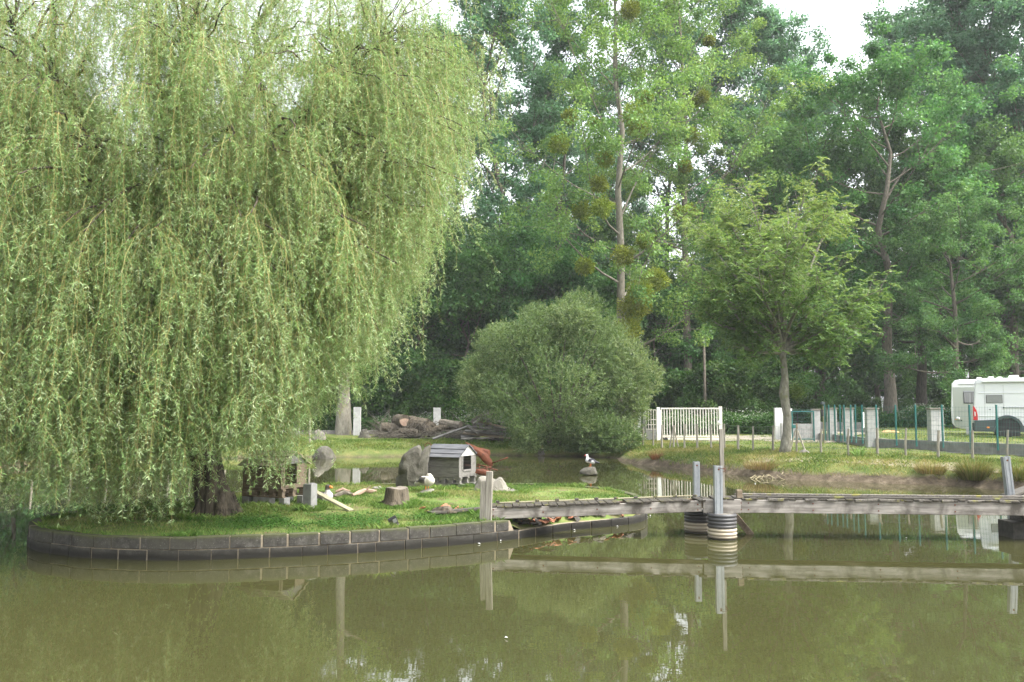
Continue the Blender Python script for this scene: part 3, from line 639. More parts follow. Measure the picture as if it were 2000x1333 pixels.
# ---- stump
c = P(773, 989, 0.40)
rs = random.Random(8); mb = MB(); prof = [(0.34, -0.05), (0.285, 0.05), (0.25, 0.14), (0.235, 0.24), (0.225, 0.33), (0.215, 0.365)]; n = 26
for i, (r, z) in enumerate(prof):
    for k in range(n):
        a = 2*math.pi*k/n; f = 1 + 0.07*math.sin(3*a + 1) + 0.05*math.sin(7*a) * (1 if i < 5 else .6) + 0.16*max(0, math.sin(2.5*a + 0.5))**3 * (1 if i == 0 else 0.3 if i == 1 else 0)
        mb.v.append((r*f*math.cos(a), r*f*math.sin(a), z + (0.02*math.sin(2*a) if i > 3 else 0)))
for i in range(len(prof)-1):
    for k in range(n): mb.f.append((i*n+k, i*n+(k+1) % n, (i+1)*n+(k+1) % n, (i+1)*n+k)); mb.m.append(0)
for (a, L) in ((0.0, 0.55), (2.9, 0.35), (4.6, 0.4)): mb.tube([(0.2*math.cos(a), 0.2*math.sin(a), 0.06), (0.35*math.cos(a), 0.35*math.sin(a), 0.02), (L*math.cos(a+.1), L*math.sin(a+.1), -0.02)], [0.08, 0.055, 0.02], 8)
st = thing('tree_stump', 'low sawn tree stump with flared roots on the island grass', 'tree stump', c)
mb.build('bark', M['bark_willow'], st, smooth=True)
M['cut_wood'] = surf('weathered_cut_wood', [(0.3, (0.093, 0.077, 0.062)), (0.7, (0.211, 0.186, 0.155))], 9, 0.9, bstr=0.6)
M['cut_fresh'] = surf('pinkish_cut_wood', [(0.3, (0.216, 0.144, 0.102)), (0.7, (0.312, 0.228, 0.174))], 6, 0.9, bstr=0.3)
mb = MB(); top = [((0.215*(1+0.07*math.sin(3*2*math.pi*k/n+1)+0.03*math.sin(7*2*math.pi*k/n)))*math.cos(2*math.pi*k/n), (0.215*(1+0.07*math.sin(3*2*math.pi*k/n+1)+0.03*math.sin(7*2*math.pi*k/n)))*math.sin(2*math.pi*k/n), 0.366+0.02*math.sin(4*math.pi*k/n)) for k in range(n)]
inn = [(x*0.45, y*0.45, z + 0.012) for x, y, z in top]
mb.add(top + inn + [(0, 0, 0.372)], [(k, (k+1) % n, n+(k+1) % n, n+k) for k in range(n)] + [(n+k, n+(k+1) % n, 2*n) for k in range(n)]); mb.build('cut_face', M['cut_wood'], st, smooth=True)

# ---- birds: one continuous body each, grown from overlapping volumes and coloured by feather area
def bird(name, label, vols, tubes, paint, loc, rotz, voxel, mat_rough=0.7):
    bm = bmesh.new()
    for c_, s_, ry in vols:
        Mx = Matrix.Translation(c_) @ Matrix.Rotation(ry, 4, 'Y') @ Matrix.Diagonal((*s_, 1)); bmesh.ops.create_icosphere(bm, subdivisions=3, radius=1, matrix=Mx)
    me = bpy.data.meshes.new(name); bm.to_mesh(me); bm.free()
    mb = MB()
    for pts, rad in tubes: mb.tube(pts, rad, 10)
    tmp = bpy.data.meshes.new('t'); tmp.from_pydata(mb.v, [], mb.f); bm = bmesh.new(); bm.from_mesh(me); bm.from_mesh(tmp); bm.to_mesh(me); bm.free()
    o = bpy.data.objects.new(name, me); col.objects.link(o)
    rm = o.modifiers.new('r', 'REMESH'); rm.mode = 'VOXEL'; rm.voxel_size = voxel
    sm = o.modifiers.new('s', 'SMOOTH'); sm.iterations = 4; sm.factor = 0.5
    dg = bpy.context.evaluated_depsgraph_get(); me2 = bpy.data.meshes.new_from_object(o.evaluated_get(dg)); o.modifiers.clear(); o.data = me2
    bpy.data.meshes.remove(me); bpy.data.meshes.remove(tmp)
    cl = me2.attributes.new('plumage', 'FLOAT_COLOR', 'POINT'); rs = random.Random(1); buf = []
    for v in me2.vertices: cc = paint(v.co); k = rs.uniform(0.9, 1.08); buf += [cc[0]*k, cc[1]*k, cc[2]*k, 1]
    cl.data.foreach_set('color', buf); me2.polygons.foreach_set('use_smooth', [True]*len(me2.polygons))
    m, t, b = nodes_of(name + '_feathers'); a = add(t, 'ShaderNodeAttribute', attribute_name='plumage'); lk(t, a.outputs['Color'], b.inputs['Base Color']); b.inputs['Roughness'].default_value = mat_rough; b.inputs['Specular IOR Level'].default_value = 0.2
    bump(t, b, noise(t, coord(t, (1, 1, 2)), 60, 3), 0.3, 0.004)
    me2.materials.clear(); me2.materials.append(m)
    o.location = loc; o.rotation_euler = (0, 0, rotz); return o
# standing grey and white goose, head turned back
root = thing('goose', 'grey and white goose standing on a stone slab with its head turned back', 'goose', at(832, 957, 20.6), R(-30))
def pg(c):
    if c.x < 0.04 and c.z > 0.15 - 0.1*c.x and c.z < 0.3: return (0.05, 0.047, 0.043) if c.z > 0.2 or c.x < -0.2 else (0.11, 0.10, 0.092)
    if c.x < -0.3: return (0.55, 0.54, 0.51)
    return (0.5, 0.47, 0.41) if c.z > 0.16 else (0.43, 0.41, 0.36)
b_ = bird('body', '', [(Vector((0, 0, 0.2)), (0.2, 0.125, 0.115), R(12)), (Vector((0.1, 0, 0.215)), (0.13, 0.115, 0.115), 0), (Vector((-0.2, 0, 0.165)), (0.15, 0.08, 0.06), R(-24)), (Vector((0.055, 0.02, 0.345)), (0.05, 0.038, 0.04), 0)],
     [([(0.13, 0, 0.25), (0.14, 0.0, 0.31), (0.1, 0.01, 0.345), (0.05, 0.02, 0.34)], [0.07, 0.05, 0.042, 0.035])], pg, (0, 0, 0), 0, 0.014); b_.parent = root
mb = MB(); mb.tube([(0.03, 0.02, 0.335), (-0.02, 0.03, 0.31)], [0.018, 0.01], 8); mb.build('bill', M['orange_skin'], root, smooth=True)
for s_ in (-1, 1):
    mb = MB(); mb.tube([(0.03, 0.05*s_, 0.13), (0.03, 0.05*s_, 0.01)], [0.013, 0.011], 8); mb.add([(0.02, 0.05*s_, 0.012), (0.1, 0.05*s_-0.035, 0.004), (0.11, 0.05*s_, 0.004), (0.1, 0.05*s_+0.035, 0.004), (0.02, 0.05*s_, 0.0)], [(0, 1, 2), (0, 2, 3), (4, 2, 1), (4, 3, 2), (0, 4, 1), (0, 3, 4)]); mb.build('leg', M['orange_skin'], root)
# goose sitting behind the ramp plank
gp = P(637, 982, 0.40)
root = thing('goose', 'grey goose with an orange bill sitting behind the pale ramp plank', 'goose', gp, R(-14))
def pg2(c): return (0.1, 0.085, 0.072) if c.z > 0.265 else ((0.48, 0.46, 0.43) if c.x > -0.03 else (0.09, 0.085, 0.078))
b_ = bird('body', '', [(Vector((-0.1, 0, 0.11)), (0.22, 0.13, 0.115), R(6)), (Vector((0.05, 0, 0.14)), (0.1, 0.1, 0.1), 0), (Vector((-0.3, 0, 0.12)), (0.12, 0.07, 0.05), R(10)), (Vector((0.035, 0, 0.335)), (0.062, 0.042, 0.048), R(10))],
     [([(0.04, 0, 0.17), (0.03, 0, 0.24), (0.015, 0, 0.3), (0.025, 0, 0.335)], [0.08, 0.058, 0.045, 0.042])], pg2, (0, 0, 0), 0, 0.014); b_.parent = root
mb = MB(); mb.tube([(0.075, 0, 0.333), (0.11, 0, 0.32), (0.145, 0, 0.308)], [0.03, 0.024, 0.01], 8); mb.build('bill', M['orange_skin'], root, smooth=True)
for s_ in (-1, 1): mb = MB(); mb.tube([(0.065, 0.036*s_, 0.35), (0.066, 0.041*s_, 0.35)], [0.008, 0.006], 8); mb.build('eye', M['black_plastic'], root)
# muscovy duck on the rock
root = thing('duck', 'white duck with black back and red face standing on a rock in the water', 'duck', at(1154, 912, 31.2), R(155))
def pm(c):
    if c.z > 0.30: return (0.58, 0.56, 0.54)
    if c.x < -0.17: return (0.04, 0.04, 0.045)
    if c.z > 0.18 and c.x < 0.06: return (0.6, 0.6, 0.6) if -.13 < c.x < -.05 and c.z < .225 else (0.03, 0.03, 0.035)
    return (0.58, 0.58, 0.57)
b_ = bird('body', '', [(Vector((-0.02, 0, 0.2)), (0.2, 0.11, 0.1), R(-14)), (Vector((0.1, 0, 0.225)), (0.1, 0.09, 0.1), 0), (Vector((-0.22, 0, 0.17)), (0.13, 0.06, 0.035), R(-16)), (Vector((0.15, 0, 0.4)), (0.056, 0.038, 0.042), R(10))],
     [([(0.12, 0, 0.26), (0.14, 0, 0.33), (0.14, 0, 0.39)], [0.065, 0.045, 0.038])], pm, (0, 0, 0), 0, 0.014); b_.parent = root
mb = MB(); mb.tube([(0.185, 0, 0.405), (0.2, 0, 0.395)], [0.036, 0.026], 8); mb.build('face', M['pink_red'], root, smooth=True)
mb = MB(); mb.tube([(0.2, 0, 0.392), (0.25, 0, 0.38)], [0.022, 0.009], 8); mb.build('bill', M['pink_red'], root, smooth=True)
for s_ in (-1, 1):
    mb = MB(); mb.tube([(0.0, 0.045*s_, 0.12), (0.01, 0.045*s_, 0.01)], [0.016, 0.013], 8); mb.add([(0.0, 0.045*s_, 0.012), (0.08, 0.045*s_-0.04, 0.003), (0.08, 0.045*s_+0.04, 0.003), (0.0, 0.045*s_, 0.0)], [(0, 1, 2), (3, 2, 1), (0, 3, 1), (0, 2, 3)]); mb.build('leg', M['orange_skin'], root)

# ---- rusty wheelbarrow behind the grey duck house
wb = thing('wheelbarrow', 'rusty red wheelbarrow tipped up behind the grey duck house', 'wheelbarrow', at(940, 930, 23.2))
o0 = at(940, 930, 23.2)
def shell(px, Y, thick, bulge, name, mat='rust', parent=wb, off=o0, ydep=0.0):
    pts = [at(x, y, Y) - off for x, y in px]; c = sum(pts, Vector()) / len(pts); n = len(pts); vs = []; 
    for th in (0, thick):
        vs += [Vector((p.x, p.y + th + ydep * i / n, p.z)) for i, p in enumerate(pts)] + [Vector(((p.x+c.x)/2, p.y + th - bulge*0.8, (p.z+c.z)/2)) for p in pts] + [c + Vector((0, th - bulge, 0))]
    s_ = 2*n + 1; fs = []
    for k in range(n):
        j = (k+1) % n
        fs += [(k, j, n+j, n+k), (n+k, n+j, 2*n), (s_+k, s_+n+k, s_+n+j, s_+j), (s_+n+k, s_+2*n, s_+n+j), (k, s_+k, s_+j, j)]
    mb = MB(); mb.add(vs, fs); return mb.build(name, M[mat], parent, smooth=False)
shell([(908, 863.5), (914, 866), (925, 870), (940, 878), (951, 886), (960, 898), (963, 906), (962, 911), (956, 911), (946, 905), (938, 896), (928, 886), (918, 875)], 23.15, 0.02, 0.035, 'tray')
shell([(930, 874), (944, 876), (957, 880), (958, 886), (955, 896), (947, 888)], 23.5, 0.02, 0.03, 'tray_side')
shell([(930, 917), (944, 916), (955, 919), (961, 925), (962, 929), (950, 930.5), (936, 928), (928, 924)], 23.0, 0.02, 0.04, 'lower_pan')
for aa, bb, Ya, Yb in (((961, 905), (992, 894), 23.1, 22.9), ((932, 907), (971, 919), 23.6, 23.3)):
    mb = MB(); mb.tube([at(*aa, Ya) - o0, at(*bb, Yb) - o0], 0.017, 8); mb.build('handle', M['rust'], wb, smooth=True)
mb = MB(); 
for aa, bb, Y in (((934, 908), (953, 912), 23.3), ((951, 911), (951, 931), 23.3), ((957, 910), (958, 930), 23.5), ((936, 907), (936, 926), 23.4), ((934, 918), (960, 912), 23.35)): mb.tube([at(*aa, Y) - o0, at(*bb, Y) - o0], 0.016, 8)
mb.build('frame', M['rust'], wb, smooth=True)
mb = MB(); cc = at(836, 871, 23.6) - o0; mb.tube([cc + Vector((0.085*math.cos(a), 0.02*math.sin(a), 0.07*math.sin(a))) for a in np.linspace(0, 2*math.pi, 22)], 0.009, 6, caps=False)
mb.tube([cc - Vector((0, 0, .07)), at(870, 905, 23.6) - o0, at(938, 912, 23.4) - o0], 0.014, 6); mb.build('wheel_hoop', M['rust'], wb, smooth=True)
for px in (860.5, 898.5): mb = MB(); mb.box(at(px, 884, 23.7) - o0, (0.03, 0.03, 0.4)); mb.build('bracket', M['rust'], wb)

# ---- split wooden post at the landing
c = P(946, 1016, 0.36)
wp = thing('wooden_post', 'weathered split wooden post standing at the island end of the footbridge', 'post', c + Vector((0, 0.0, 0)), R(-12), rot=(0, R(1.5), R(-12)))
mb = MB(); mb.box((0.075, 0.0, 0.42), (0.115, 0.075, 0.92)); mb.build('tall_board', M['post_wood'], wp, bevel=0.006)
mb = MB(); mb.box((-0.035, 0.005, 0.33), (0.1, 0.08, 0.74), taper=0.95); mb.build('short_board', M['post_wood'], wp, bevel=0.006)
bpy.context.view_layer.update()

# ---- footbridge
A0 = Vector((-0.42, 16.17, 0.355)); J = Vector((3.55, 16.3, 0.465)); B1 = Vector((12.4, 15.48, 0.47))
def off(v, d):                                   # shift sideways, away from the camera
    return v + d
fb = thing('footbridge', 'weathered timber footbridge of long beams crossing the pond to the island', 'footbridge', (J.x, J.y, 0.0))
def seg(name, a, b, wd, ht, mat, lift=0.0, side=0.0, ex0=0.0, ex1=0.0, segs=1, bev=0.008):
    a = Vector(a); b = Vector(b); d = (b - a); L = d.length; dn = d.normalized(); s_ = Vector((-dn.y, dn.x, 0)).normalized()
    if s_.y < 0: s_ = -s_
    up = dn.cross(s_); up = up if up.z > 0 else -up
    o = (a + b)/2 + s_*side + up*lift
    mb = MB(); n = max(1, segs); 
    rs = random.Random(len(name) + int(side*100))
    for k in range(n):
        x0 = -L/2 - ex0 + (L + ex0 + ex1) * k/n; x1 = -L/2 - ex0 + (L + ex0 + ex1)*(k+1)/n - (0.004 if n > 1 else 0)
        mb.box(((x0+x1)/2, 0, 0), (x1-x0, wd, ht))
    ob = mb.build(name, M[mat], fb, bevel=bev); 
    Mx = Matrix((dn, s_, up)).transposed().to_4x4(); Mx.translation = o - Vector((J.x, J.y, 0)); ob.matrix_local = Mx
    return ob
HB = 0.235
hA0, hA1 = 0.185, 0.235
seg('beam', A0 + Vector((0, 0, 0.10)), J + Vector((0, 0, 0.115)), 0.07, 0.2, 'wood_beam', 0, 0.0, 0, -0.05)
seg('beam', A0 + Vector((0, 0, 0.10)), J + Vector((0, 0, 0.115)), 0.07, 0.2, 'wood_brown', 0, 0.46, 0, 0.3)
seg('beam', J + Vector((0.62, -0.057, 0.118)), B1 + Vector((0, 0, 0.118)), 0.075, HB, 'wood_beam', 0, 0.0)
seg('beam', J + Vector((0.3, -0.03, 0.118)), B1 + Vector((0, 0, 0.118)), 0.075, HB, 'wood_brown', 0, 0.46)
seg('splice_board', J + Vector((-0.02, -0.0, 0.118)), J + Vector((0.66, -0.06, 0.118)), 0.05, HB + 0.02, 'wood_beam', 0, -0.03)
def deck(name, a, b, lift, w_, mat, skip):
    a = Vector(a); b = Vector(b); d = b - a; L = d.length; dn = d.normalized(); s_ = Vector((-dn.y, dn.x, 0)).normalized(); s_ = -s_ if s_.y < 0 else s_
    up = dn.cross(s_); up = up if up.z > 0 else -up
    rs = random.Random(int(L*10)); mb = MB(); x = 0.0
    while x < L:
        pw = rs.uniform(0.12, 0.17)
        if rs.random() > skip:
            ang = rs.uniform(-0.02, 0.02); Mx = Matrix.Rotation(ang, 3, 'Z') @ Matrix.Rotation(rs.uniform(-.03, .03), 3, 'Y')
            mb.box((x + pw/2 - L/2, rs.uniform(-0.03, 0.03), rs.uniform(-0.006, 0.008)), (pw - 0.012, w_ * rs.uniform(0.94, 1.04), 0.03), Mx)
        x += pw
    ob = mb.build(name, M[mat], fb, bevel=0.004, segs=1); Mx = Matrix((dn, s_, up)).transposed().to_4x4(); Mx.translation = (a+b)/2 + s_*0.22 + up*lift - Vector((J.x, J.y, 0)); ob.matrix_local = Mx
deck('deck', A0 + Vector((0, 0, 0.10)), J + Vector((0.1, 0, 0.115)), 0.114, 0.56, 'wood_deck', 0.02)
deck('deck', J + Vector((0.15, 0, 0.118)), B1 + Vector((0, 0, 0.118)), 0.131, 0.56, 'wood_deck', 0.02)
seg('edge_lath', A0 + Vector((0.15, 0, 0.10)), J + Vector((0.0, 0, 0.115)), 0.035, 0.026, 'wood_yellow', 0.144, 0.46)
seg('edge_lath', J + Vector((0.75, 0, 0.118)), B1 + Vector((0, 0, 0.118)), 0.06, 0.035, 'wood_dark', 0.165, 0.02)
seg('edge_lath', J + Vector((0.65, 0, 0.118)), B1 + Vector((0, 0, 0.118)), 0.09, 0.04, 'wood_moss', 0.165, 0.47)
d = (J - A0); s_ = Vector((0, 1, 0))
for k in range(11): mb = MB(); q = A0 + d*((k + 0.4)/10.6) + Vector((0, 0.46, 0.262)); mb.box(q - Vector((J.x, J.y, 0)), (0.07, 0.06, 0.04)); mb.build('lath_clip', M['wood_dark'], fb, bevel=0.004, segs=1)
mb = MB(); mb.box((J + Vector((0.66, 0.0, 0.335))) - Vector((J.x, J.y, 0)), (0.1, 0.1, 0.15)); mb.build('post_stub', M['wood_brown'], fb, bevel=0.006)
rs = random.Random(4)
for k in range(10):
    mb = MB(); q = J + (B1 - J) * (0.1 + 0.055*k) + Vector((rs.uniform(-.1, .1), -0.05, 0.25)); mb.box(q - Vector((J.x, J.y, 0)), (rs.uniform(.15, .5), 0.05, rs.uniform(0.02, 0.05)), Matrix.Rotation(rs.uniform(-.06, .06), 3, 'Y')); mb.build('loose_edging', M['wood_moss'], fb, bevel=0.004, segs=1)
for k, (f, dz) in enumerate(((.02, .06), (.02, .17), (.25, .1), (.5, .12), (.75, .1), (.97, .05), (.97, .15))):
    q = A0 + d*f + Vector((0, -.037, dz)); mb = MB(); mb.lathe([(0, -.004), (.014, -.004), (.014, .004), (0, .006)], 8); mb.v = [(x, -z, y) for x, y, z in mb.v]; ob = mb.build('bolt', M['rust'], fb); ob.location = q - Vector((J.x, J.y, 0))
for k, f in enumerate((.075, .09, .22, .35, .5, .64, .66)):
    for dz in (.06, .18):
        q = J + (B1 - J)*f + Vector((0, -.042, dz)); mb = MB(); mb.lathe([(0, -.004), (.013, -.004), (.013, .004), (0, .006)], 8); mb.v = [(x, -z, y) for x, y, z in mb.v]; ob = mb.build('bolt', M['rust'], fb); ob.location = q - Vector((J.x, J.y, 0))
# dark board running from the landing onto the grass
a, b = P(838, 1005, 0.405), P(944, 996, 0.41); mb = MB(); mb.bar(Vector(), b - a, 0.16, 0.045); ob = mb.build('landing_board', M['wood_dark'], bevel=0.005); ob.location = a + Vector((0, 0, 0.03)); tag(ob, 'dark wet board lying on the grass left of the split post', 'board')

def upost(label, base, top_z, rotz, lean, wpx=0.165, bot=-0.6):
    t = thing('steel_post', label, 'steel post', base, rot=(lean[0], lean[1], rotz)); h = top_z - base[2]; mb = MB(); w2 = wpx/2; dp = 0.09; th = 0.007
    mb.box((0, 0, (h+bot)/2), (wpx, th, h - bot))
    for s_ in (-1, 1):
        mb.box((s_*(w2 - th/2), dp/2 + th/2, (h+bot)/2), (th, dp, h - bot)); mb.box((s_*(w2 - 0.03), dp + th, (h+bot)/2), (0.06 - 2*th, th, h - bot))
    # raised ribs along the web
    for s_ in (-1, 1): mb.box((s_*w2*0.52, -th/2 - 0.004, (h+bot)/2), (0.016, 0.008, h - bot - 0.002))
    mb.build('channel', M['zinc'], t)
    mb = MB(); mb.lathe([(0.0, -0.006), (0.017, -0.005), (0.017, 0.006), (0.0, 0.007)], 10); 
    vs = [(x, z*1.0 - 0.008, y + h - 0.07) for x, y, z in mb.v]; mb.v = vs; mb.build('bolt', M['rust'], t)
    return t
upost('galvanised steel channel post with a wooden pole tied to it, in front of the footbridge', (3.79, 16.13, 0.0), 1.33, R(4), (0, R(0.3)), .15, bot=0.3)
upost('galvanised steel channel post behind the footbridge near its middle', (3.6, 17.12, 0.0), 1.34, R(4), (0, R(0.3)), .118, bot=0.2)
upost('leaning galvanised steel channel post at the right end of the footbridge', (9.52, 16.72, 0.4), 1.47, R(3), (R(2), R(-6)), .14, bot=-0.3)
wpole = thing('wooden_pole', 'tall grey wooden pole strapped to the front steel post', 'wooden pole', (3.875, 16.2, 0.75))
mb = MB(); mb.box((0, 0, 0.62), (0.078, 0.06, 1.26), taper=0.9); mb.build('pole', M['post_wood'], wpole, bevel=0.006)
mb = MB(); mb.tube([(0.075*math.cos(a) - 0.02, 0.09*math.sin(a) - 0.03, 0.53 + 0.012*math.sin(2*a)) for a in np.linspace(0, 2*math.pi, 18)], 0.005, 5, caps=False)
mb.tube([(0.045*math.cos(a), -0.062, 0.50 + 0.035*math.sin(a)) for a in np.linspace(0, 2*math.pi, 14)], 0.006, 5, caps=False); mb.build('wire_tie', M['rust'], wpole)

def pipe_pier(label, x, y, h, r):
    t = thing('pipe_pier', label, 'bridge pier', (x, y, 0)); prof = [(r*0.93, -0.5)]; n = 8; p = (h + 0.06) / n
    for k in range(n):
        z = -0.06 + p*k
        prof += [(r*0.925, z), (r*0.93, z + p*0.12), (r*0.985, z + p*0.25), (r, z + p*0.42), (r, z + p*0.62), (r*0.985, z + p*0.78), (r*0.93, z + p*0.92)]
    prof += [(r*0.93, h), (r*0.88, h + 0.004), (r*0.86, h - 0.012)]
    m, t2, b = nodes_of('corrugated_pipe'); v = coord(t2); s_ = add(t2, 'ShaderNodeSeparateXYZ'); lk(t2, v, s_.inputs[0])
    ad = add(t2, 'ShaderNodeMath', operation='MULTIPLY_ADD'); lk(t2, noise(t2, v, 6, 4), ad.inputs[0]); ad.inputs[1].default_value = 0.03; lk(t2, s_.outputs['Z'], ad.inputs[2])
    cr = ramp(t2, ad.outputs[0], [(0.02, (0.02, 0.018, 0.014)), (0.06, (0.13, 0.11, 0.075)), (0.10, (0.40, 0.345, 0.26)), (0.20, (0.38, 0.33, 0.25)), (0.225, (0.06, 0.058, 0.056)), (0.5, (0.062, 0.062, 0.066))])
    lk(t2, cr, b.inputs['Base Color']); b.inputs['Roughness'].default_value = 0.5; b.inputs['Specular IOR Level'].default_value = 0.4
    mb = MB(); mb.lathe(prof, 40); mb.build('corrugated_pipe', m, t, smooth=True)
    mb = MB(); mb.lathe([(0.0, h - 0.004), (r*0.5, h - 0.006), (r*0.872, h - 0.012)], 32); mb.build('concrete_fill', M['rock_pale'], t)
pipe_pier('black corrugated pipe pier nearest the camera holding the front steel post', 3.86, 16.2, 0.46, 0.268)
pipe_pier('black corrugated pipe pier in the shade behind the footbridge beam', 3.6, 17.05, 0.455, 0.268)
bpier = thing('bridge_pier', 'black stained concrete pier under the right end of the footbridge', 'bridge pier', (9.45, 16.3, 0.0))
mb = MB(); mb.box((-0.02, 0.1, 0.05), (0.52, 0.5, 0.5)); mb.build('footing', M['concrete_dark'], bpier, bevel=0.012)
mb = MB(); mb.box((0.45, 0.3, 0.12), (0.5, 0.55, 0.64)); mb.build('block', M['concrete_dark'], bpier, bevel=0.012)
mb = MB(); mb.box((0.0, 0.1, 0.385), (0.16, 0.4, 0.165)); mb.build('packing', M['wood_dark'], bpier, bevel=0.006)
# boards of the second walkway and the fallen board in the water
for k, (a, b, lab, mt) in enumerate((((1966, 969, 16.75), (2035, 944, 17.8), 'upper dark plank rising right behind the leaning steel post', 'wood_dark'), ((1972, 974, 16.85), (2045, 958, 17.5), 'lower dark plank resting right behind the leaning steel post', 'wood_grey'))):
    p, q = at(*a), at(*b); mb = MB(); mb.bar(Vector(), q - p, 0.24, 0.045); ob = mb.build('walkway_plank', M[mt], bevel=0.006); ob.location = p; tag(ob, lab, 'plank')
p, q = at(1434, 1006, 17.0), at(1468, 1046, 16.7); mb = MB(); mb.bar(Vector(), q - p, 0.05, 0.12, up=(0, 0.4, 1)); ob = mb.build('fallen_board', M['wood_brown'], bevel=0.006); ob.location = p; tag(ob, 'broken brown board slanting into the water beside the front pipe pier', 'board')

# ---- rubble: terracotta shards and slate scraps
def shard(c, s, lab, grp, seed, mat='tile', name='tile_shard'):
    rs = random.Random(seed); mb = MB(); n = 6; half = s/2; w_ = s * rs.uniform(0.4, 0.7); L0 = []
    for k in range(n + 1):
        a = math.pi * (0.15 + 0.7*k/n); L0.append((half*math.cos(a), half*0.6*math.sin(a)))
    vs = []
    for y in (-w_/2, w_/2):
        for x, z in L0: vs.append((x + rs.uniform(-.08, .08)*s, y + rs.uniform(-.1, .1)*s, z))
    for y in (-w_/2, w_/2):
        for x, z in L0: vs.append((x*0.88, y, z - 0.014))
    m_ = n + 1; fs = []
    for k in range(n): fs += [(k, k+1, m_+k+1, m_+k), (2*m_+k, 3*m_+k, 3*m_+k+1, 2*m_+k+1), (k, 2*m_+k, 2*m_+k+1, k+1), (m_+k, m_+k+1, 3*m_+k+1, 3*m_+k)]
    fs += [(0, m_, 3*m_, 2*m_), (n, 2*m_+n, 3*m_+n, m_+n)]
    mb.add(vs, fs); ob = mb.build(name, M[mat]); ob.location = c; ob.rotation_euler = (rs.uniform(-.6, .6), rs.uniform(-.5, .5), rs.uniform(0, 6.3)); tag(ob, lab, 'tile shard', grp)
def ip(px, py): p = P(px, py, 0.40); return Vector((p.x, p.y, isl_z1(p.x, p.y)))
for k, (x, y, s) in enumerate(((828, 996, .18), (834, 1000, .12), (869, 992, .2), (893, 995, .17), (904, 994, .13), (923, 996, .17), (888, 1000, .12), (846, 1000, .1))):
    shard(ip(x, y) + Vector((0, 0, 0.02)), s, 'broken orange roof tile piece on the grass behind the dark landing board', 'tile pieces by the split post', 60 + k)
rs = random.Random(77)
for k in range(58):
    u = rs.uniform(0.15, 2.55); q = np.array([np.interp(u, [0, 0.45, 1.07, 2.2, 2.75], [16.06, 16.55, 17.2, 17.95, 18.6])])[0]; y = q + rs.uniform(0.16, 0.55)
    shard(Vector((u, y, isl_z1(u, y) + 0.035)), rs.uniform(0.1, 0.26), 'broken roof tile piece in the rubble on the low wall below the footbridge', 'tile pieces below the footbridge', 90 + k, rs.choice(['tile', 'tile', 'wood_brown', 'bark', 'wood_dark', 'rock']))
mb = MB(); rs = random.Random(12)
for k in range(7):
    u = rs.uniform(0.1, 0.9); y = np.interp(u, [0, 0.45, 1.07], [16.1, 16.6, 17.25]) + rs.uniform(0.08, 0.4); mb.box((u - 0.5, y - 16.7, 0.2 + 0.02*k - 0.1), (rs.uniform(.2, .5), rs.uniform(.15, .3), 0.015), Matrix.Rotation(rs.uniform(-.3, .3), 3, 'Y') @ Matrix.Rotation(rs.uniform(0, 3), 3, 'Z'))
ob = mb.build('slate_scrap_heap', M['wood_dark']); ob.location = (0.5, 16.7, 0.1); tag(ob, 'heap of dark rotten board scraps where the block wall is broken', 'scrap heap')
mb, o = outline_solid([(842, 1002), (850, 993), (862, 990), (875, 988), (885, 995), (892, 1001)], P(866, 1001, .41).y, 0.3, seed=9, amp=0.03); ob = mb.build('earth_clod', M['bark_willow']); ob.location = o; tag(ob, 'brown clod of earth among orange tile pieces by the landing', 'earth clod')
# driftwood behind the ramp plank
for k, (a, b, r, lab, mt) in enumerate((((652, 974), (690, 969), .045, 'dark split branch on the grass right of the sitting goose', 'bark'), ((655, 969), (684, 967), .03, 'peeled pinkish branch lying on the dark split branch', 'cut_fresh'), ((688, 973), (734, 964), .05, 'peeled pale branch on the grass left of the stump', 'cut_fresh'), ((607, 983), (632, 976), .035, 'short brown stick on the grass under the ramp plank', 'bark'))):
    p, q = ip(*a), ip(*b); rs = random.Random(k); mid = (p+q)/2 + Vector((0, rs.uniform(-.05, .05), rs.uniform(0.01, 0.05)))
    mb = MB(); mb.tube([Vector(), mid*0.5 + p*0.5 - p, mid - p + Vector((0, 0, .02)), mid*0.5 + q*0.5 - p, q - p], [r*.6, r, r*.9, r*1.1, r*.5], 8, wob=0.25, rng=rs)
    if k == 2: mb.tube([mid - p, mid - p + Vector((0.14, 0, 0.12))], [r*.5, r*.2], 6)
    ob = mb.build('fallen_branch', M[mt], smooth=False); ob.location = p + Vector((0, 0, r*0.7 + (0.05 if k == 1 else 0))); tag(ob, lab, 'branch')
# small black lamp on the grass
c = ip(768, 1021); lt = thing('ground_lamp', 'small black floodlight tilted on its bracket on the island grass', 'garden lamp', c, R(20))
mb = MB(); Mx = Matrix.Rotation(R(-28), 3, 'Y') @ Matrix.Rotation(R(25), 3, 'X'); mb.box((0.0, 0, 0.09), (0.15, 0.06, 0.17), Mx); mb.build('housing', M['black_plastic'], lt, bevel=0.008)
mb = MB(); mb.box(Vector((0.0, 0, 0.09)) + Mx @ Vector((0.025, -0.032, 0.02)), (0.07, 0.006, 0.08), Mx); mb.build('lens', M['glass_grey'], lt, bevel=0.002)
mb = MB(); mb.tube([(0.06, 0, 0.06), (0.1, -0.02, 0.02), (0.14, -0.04, 0.0)], 0.01, 6); mb.build('bracket', M['black_plastic'], lt); mb = MB(); mb.tube([(-0.06, 0, 0.05), (-0.05, 0, -0.02)], 0.012, 6); mb.build('ground_spike', M['black_plastic'], lt)
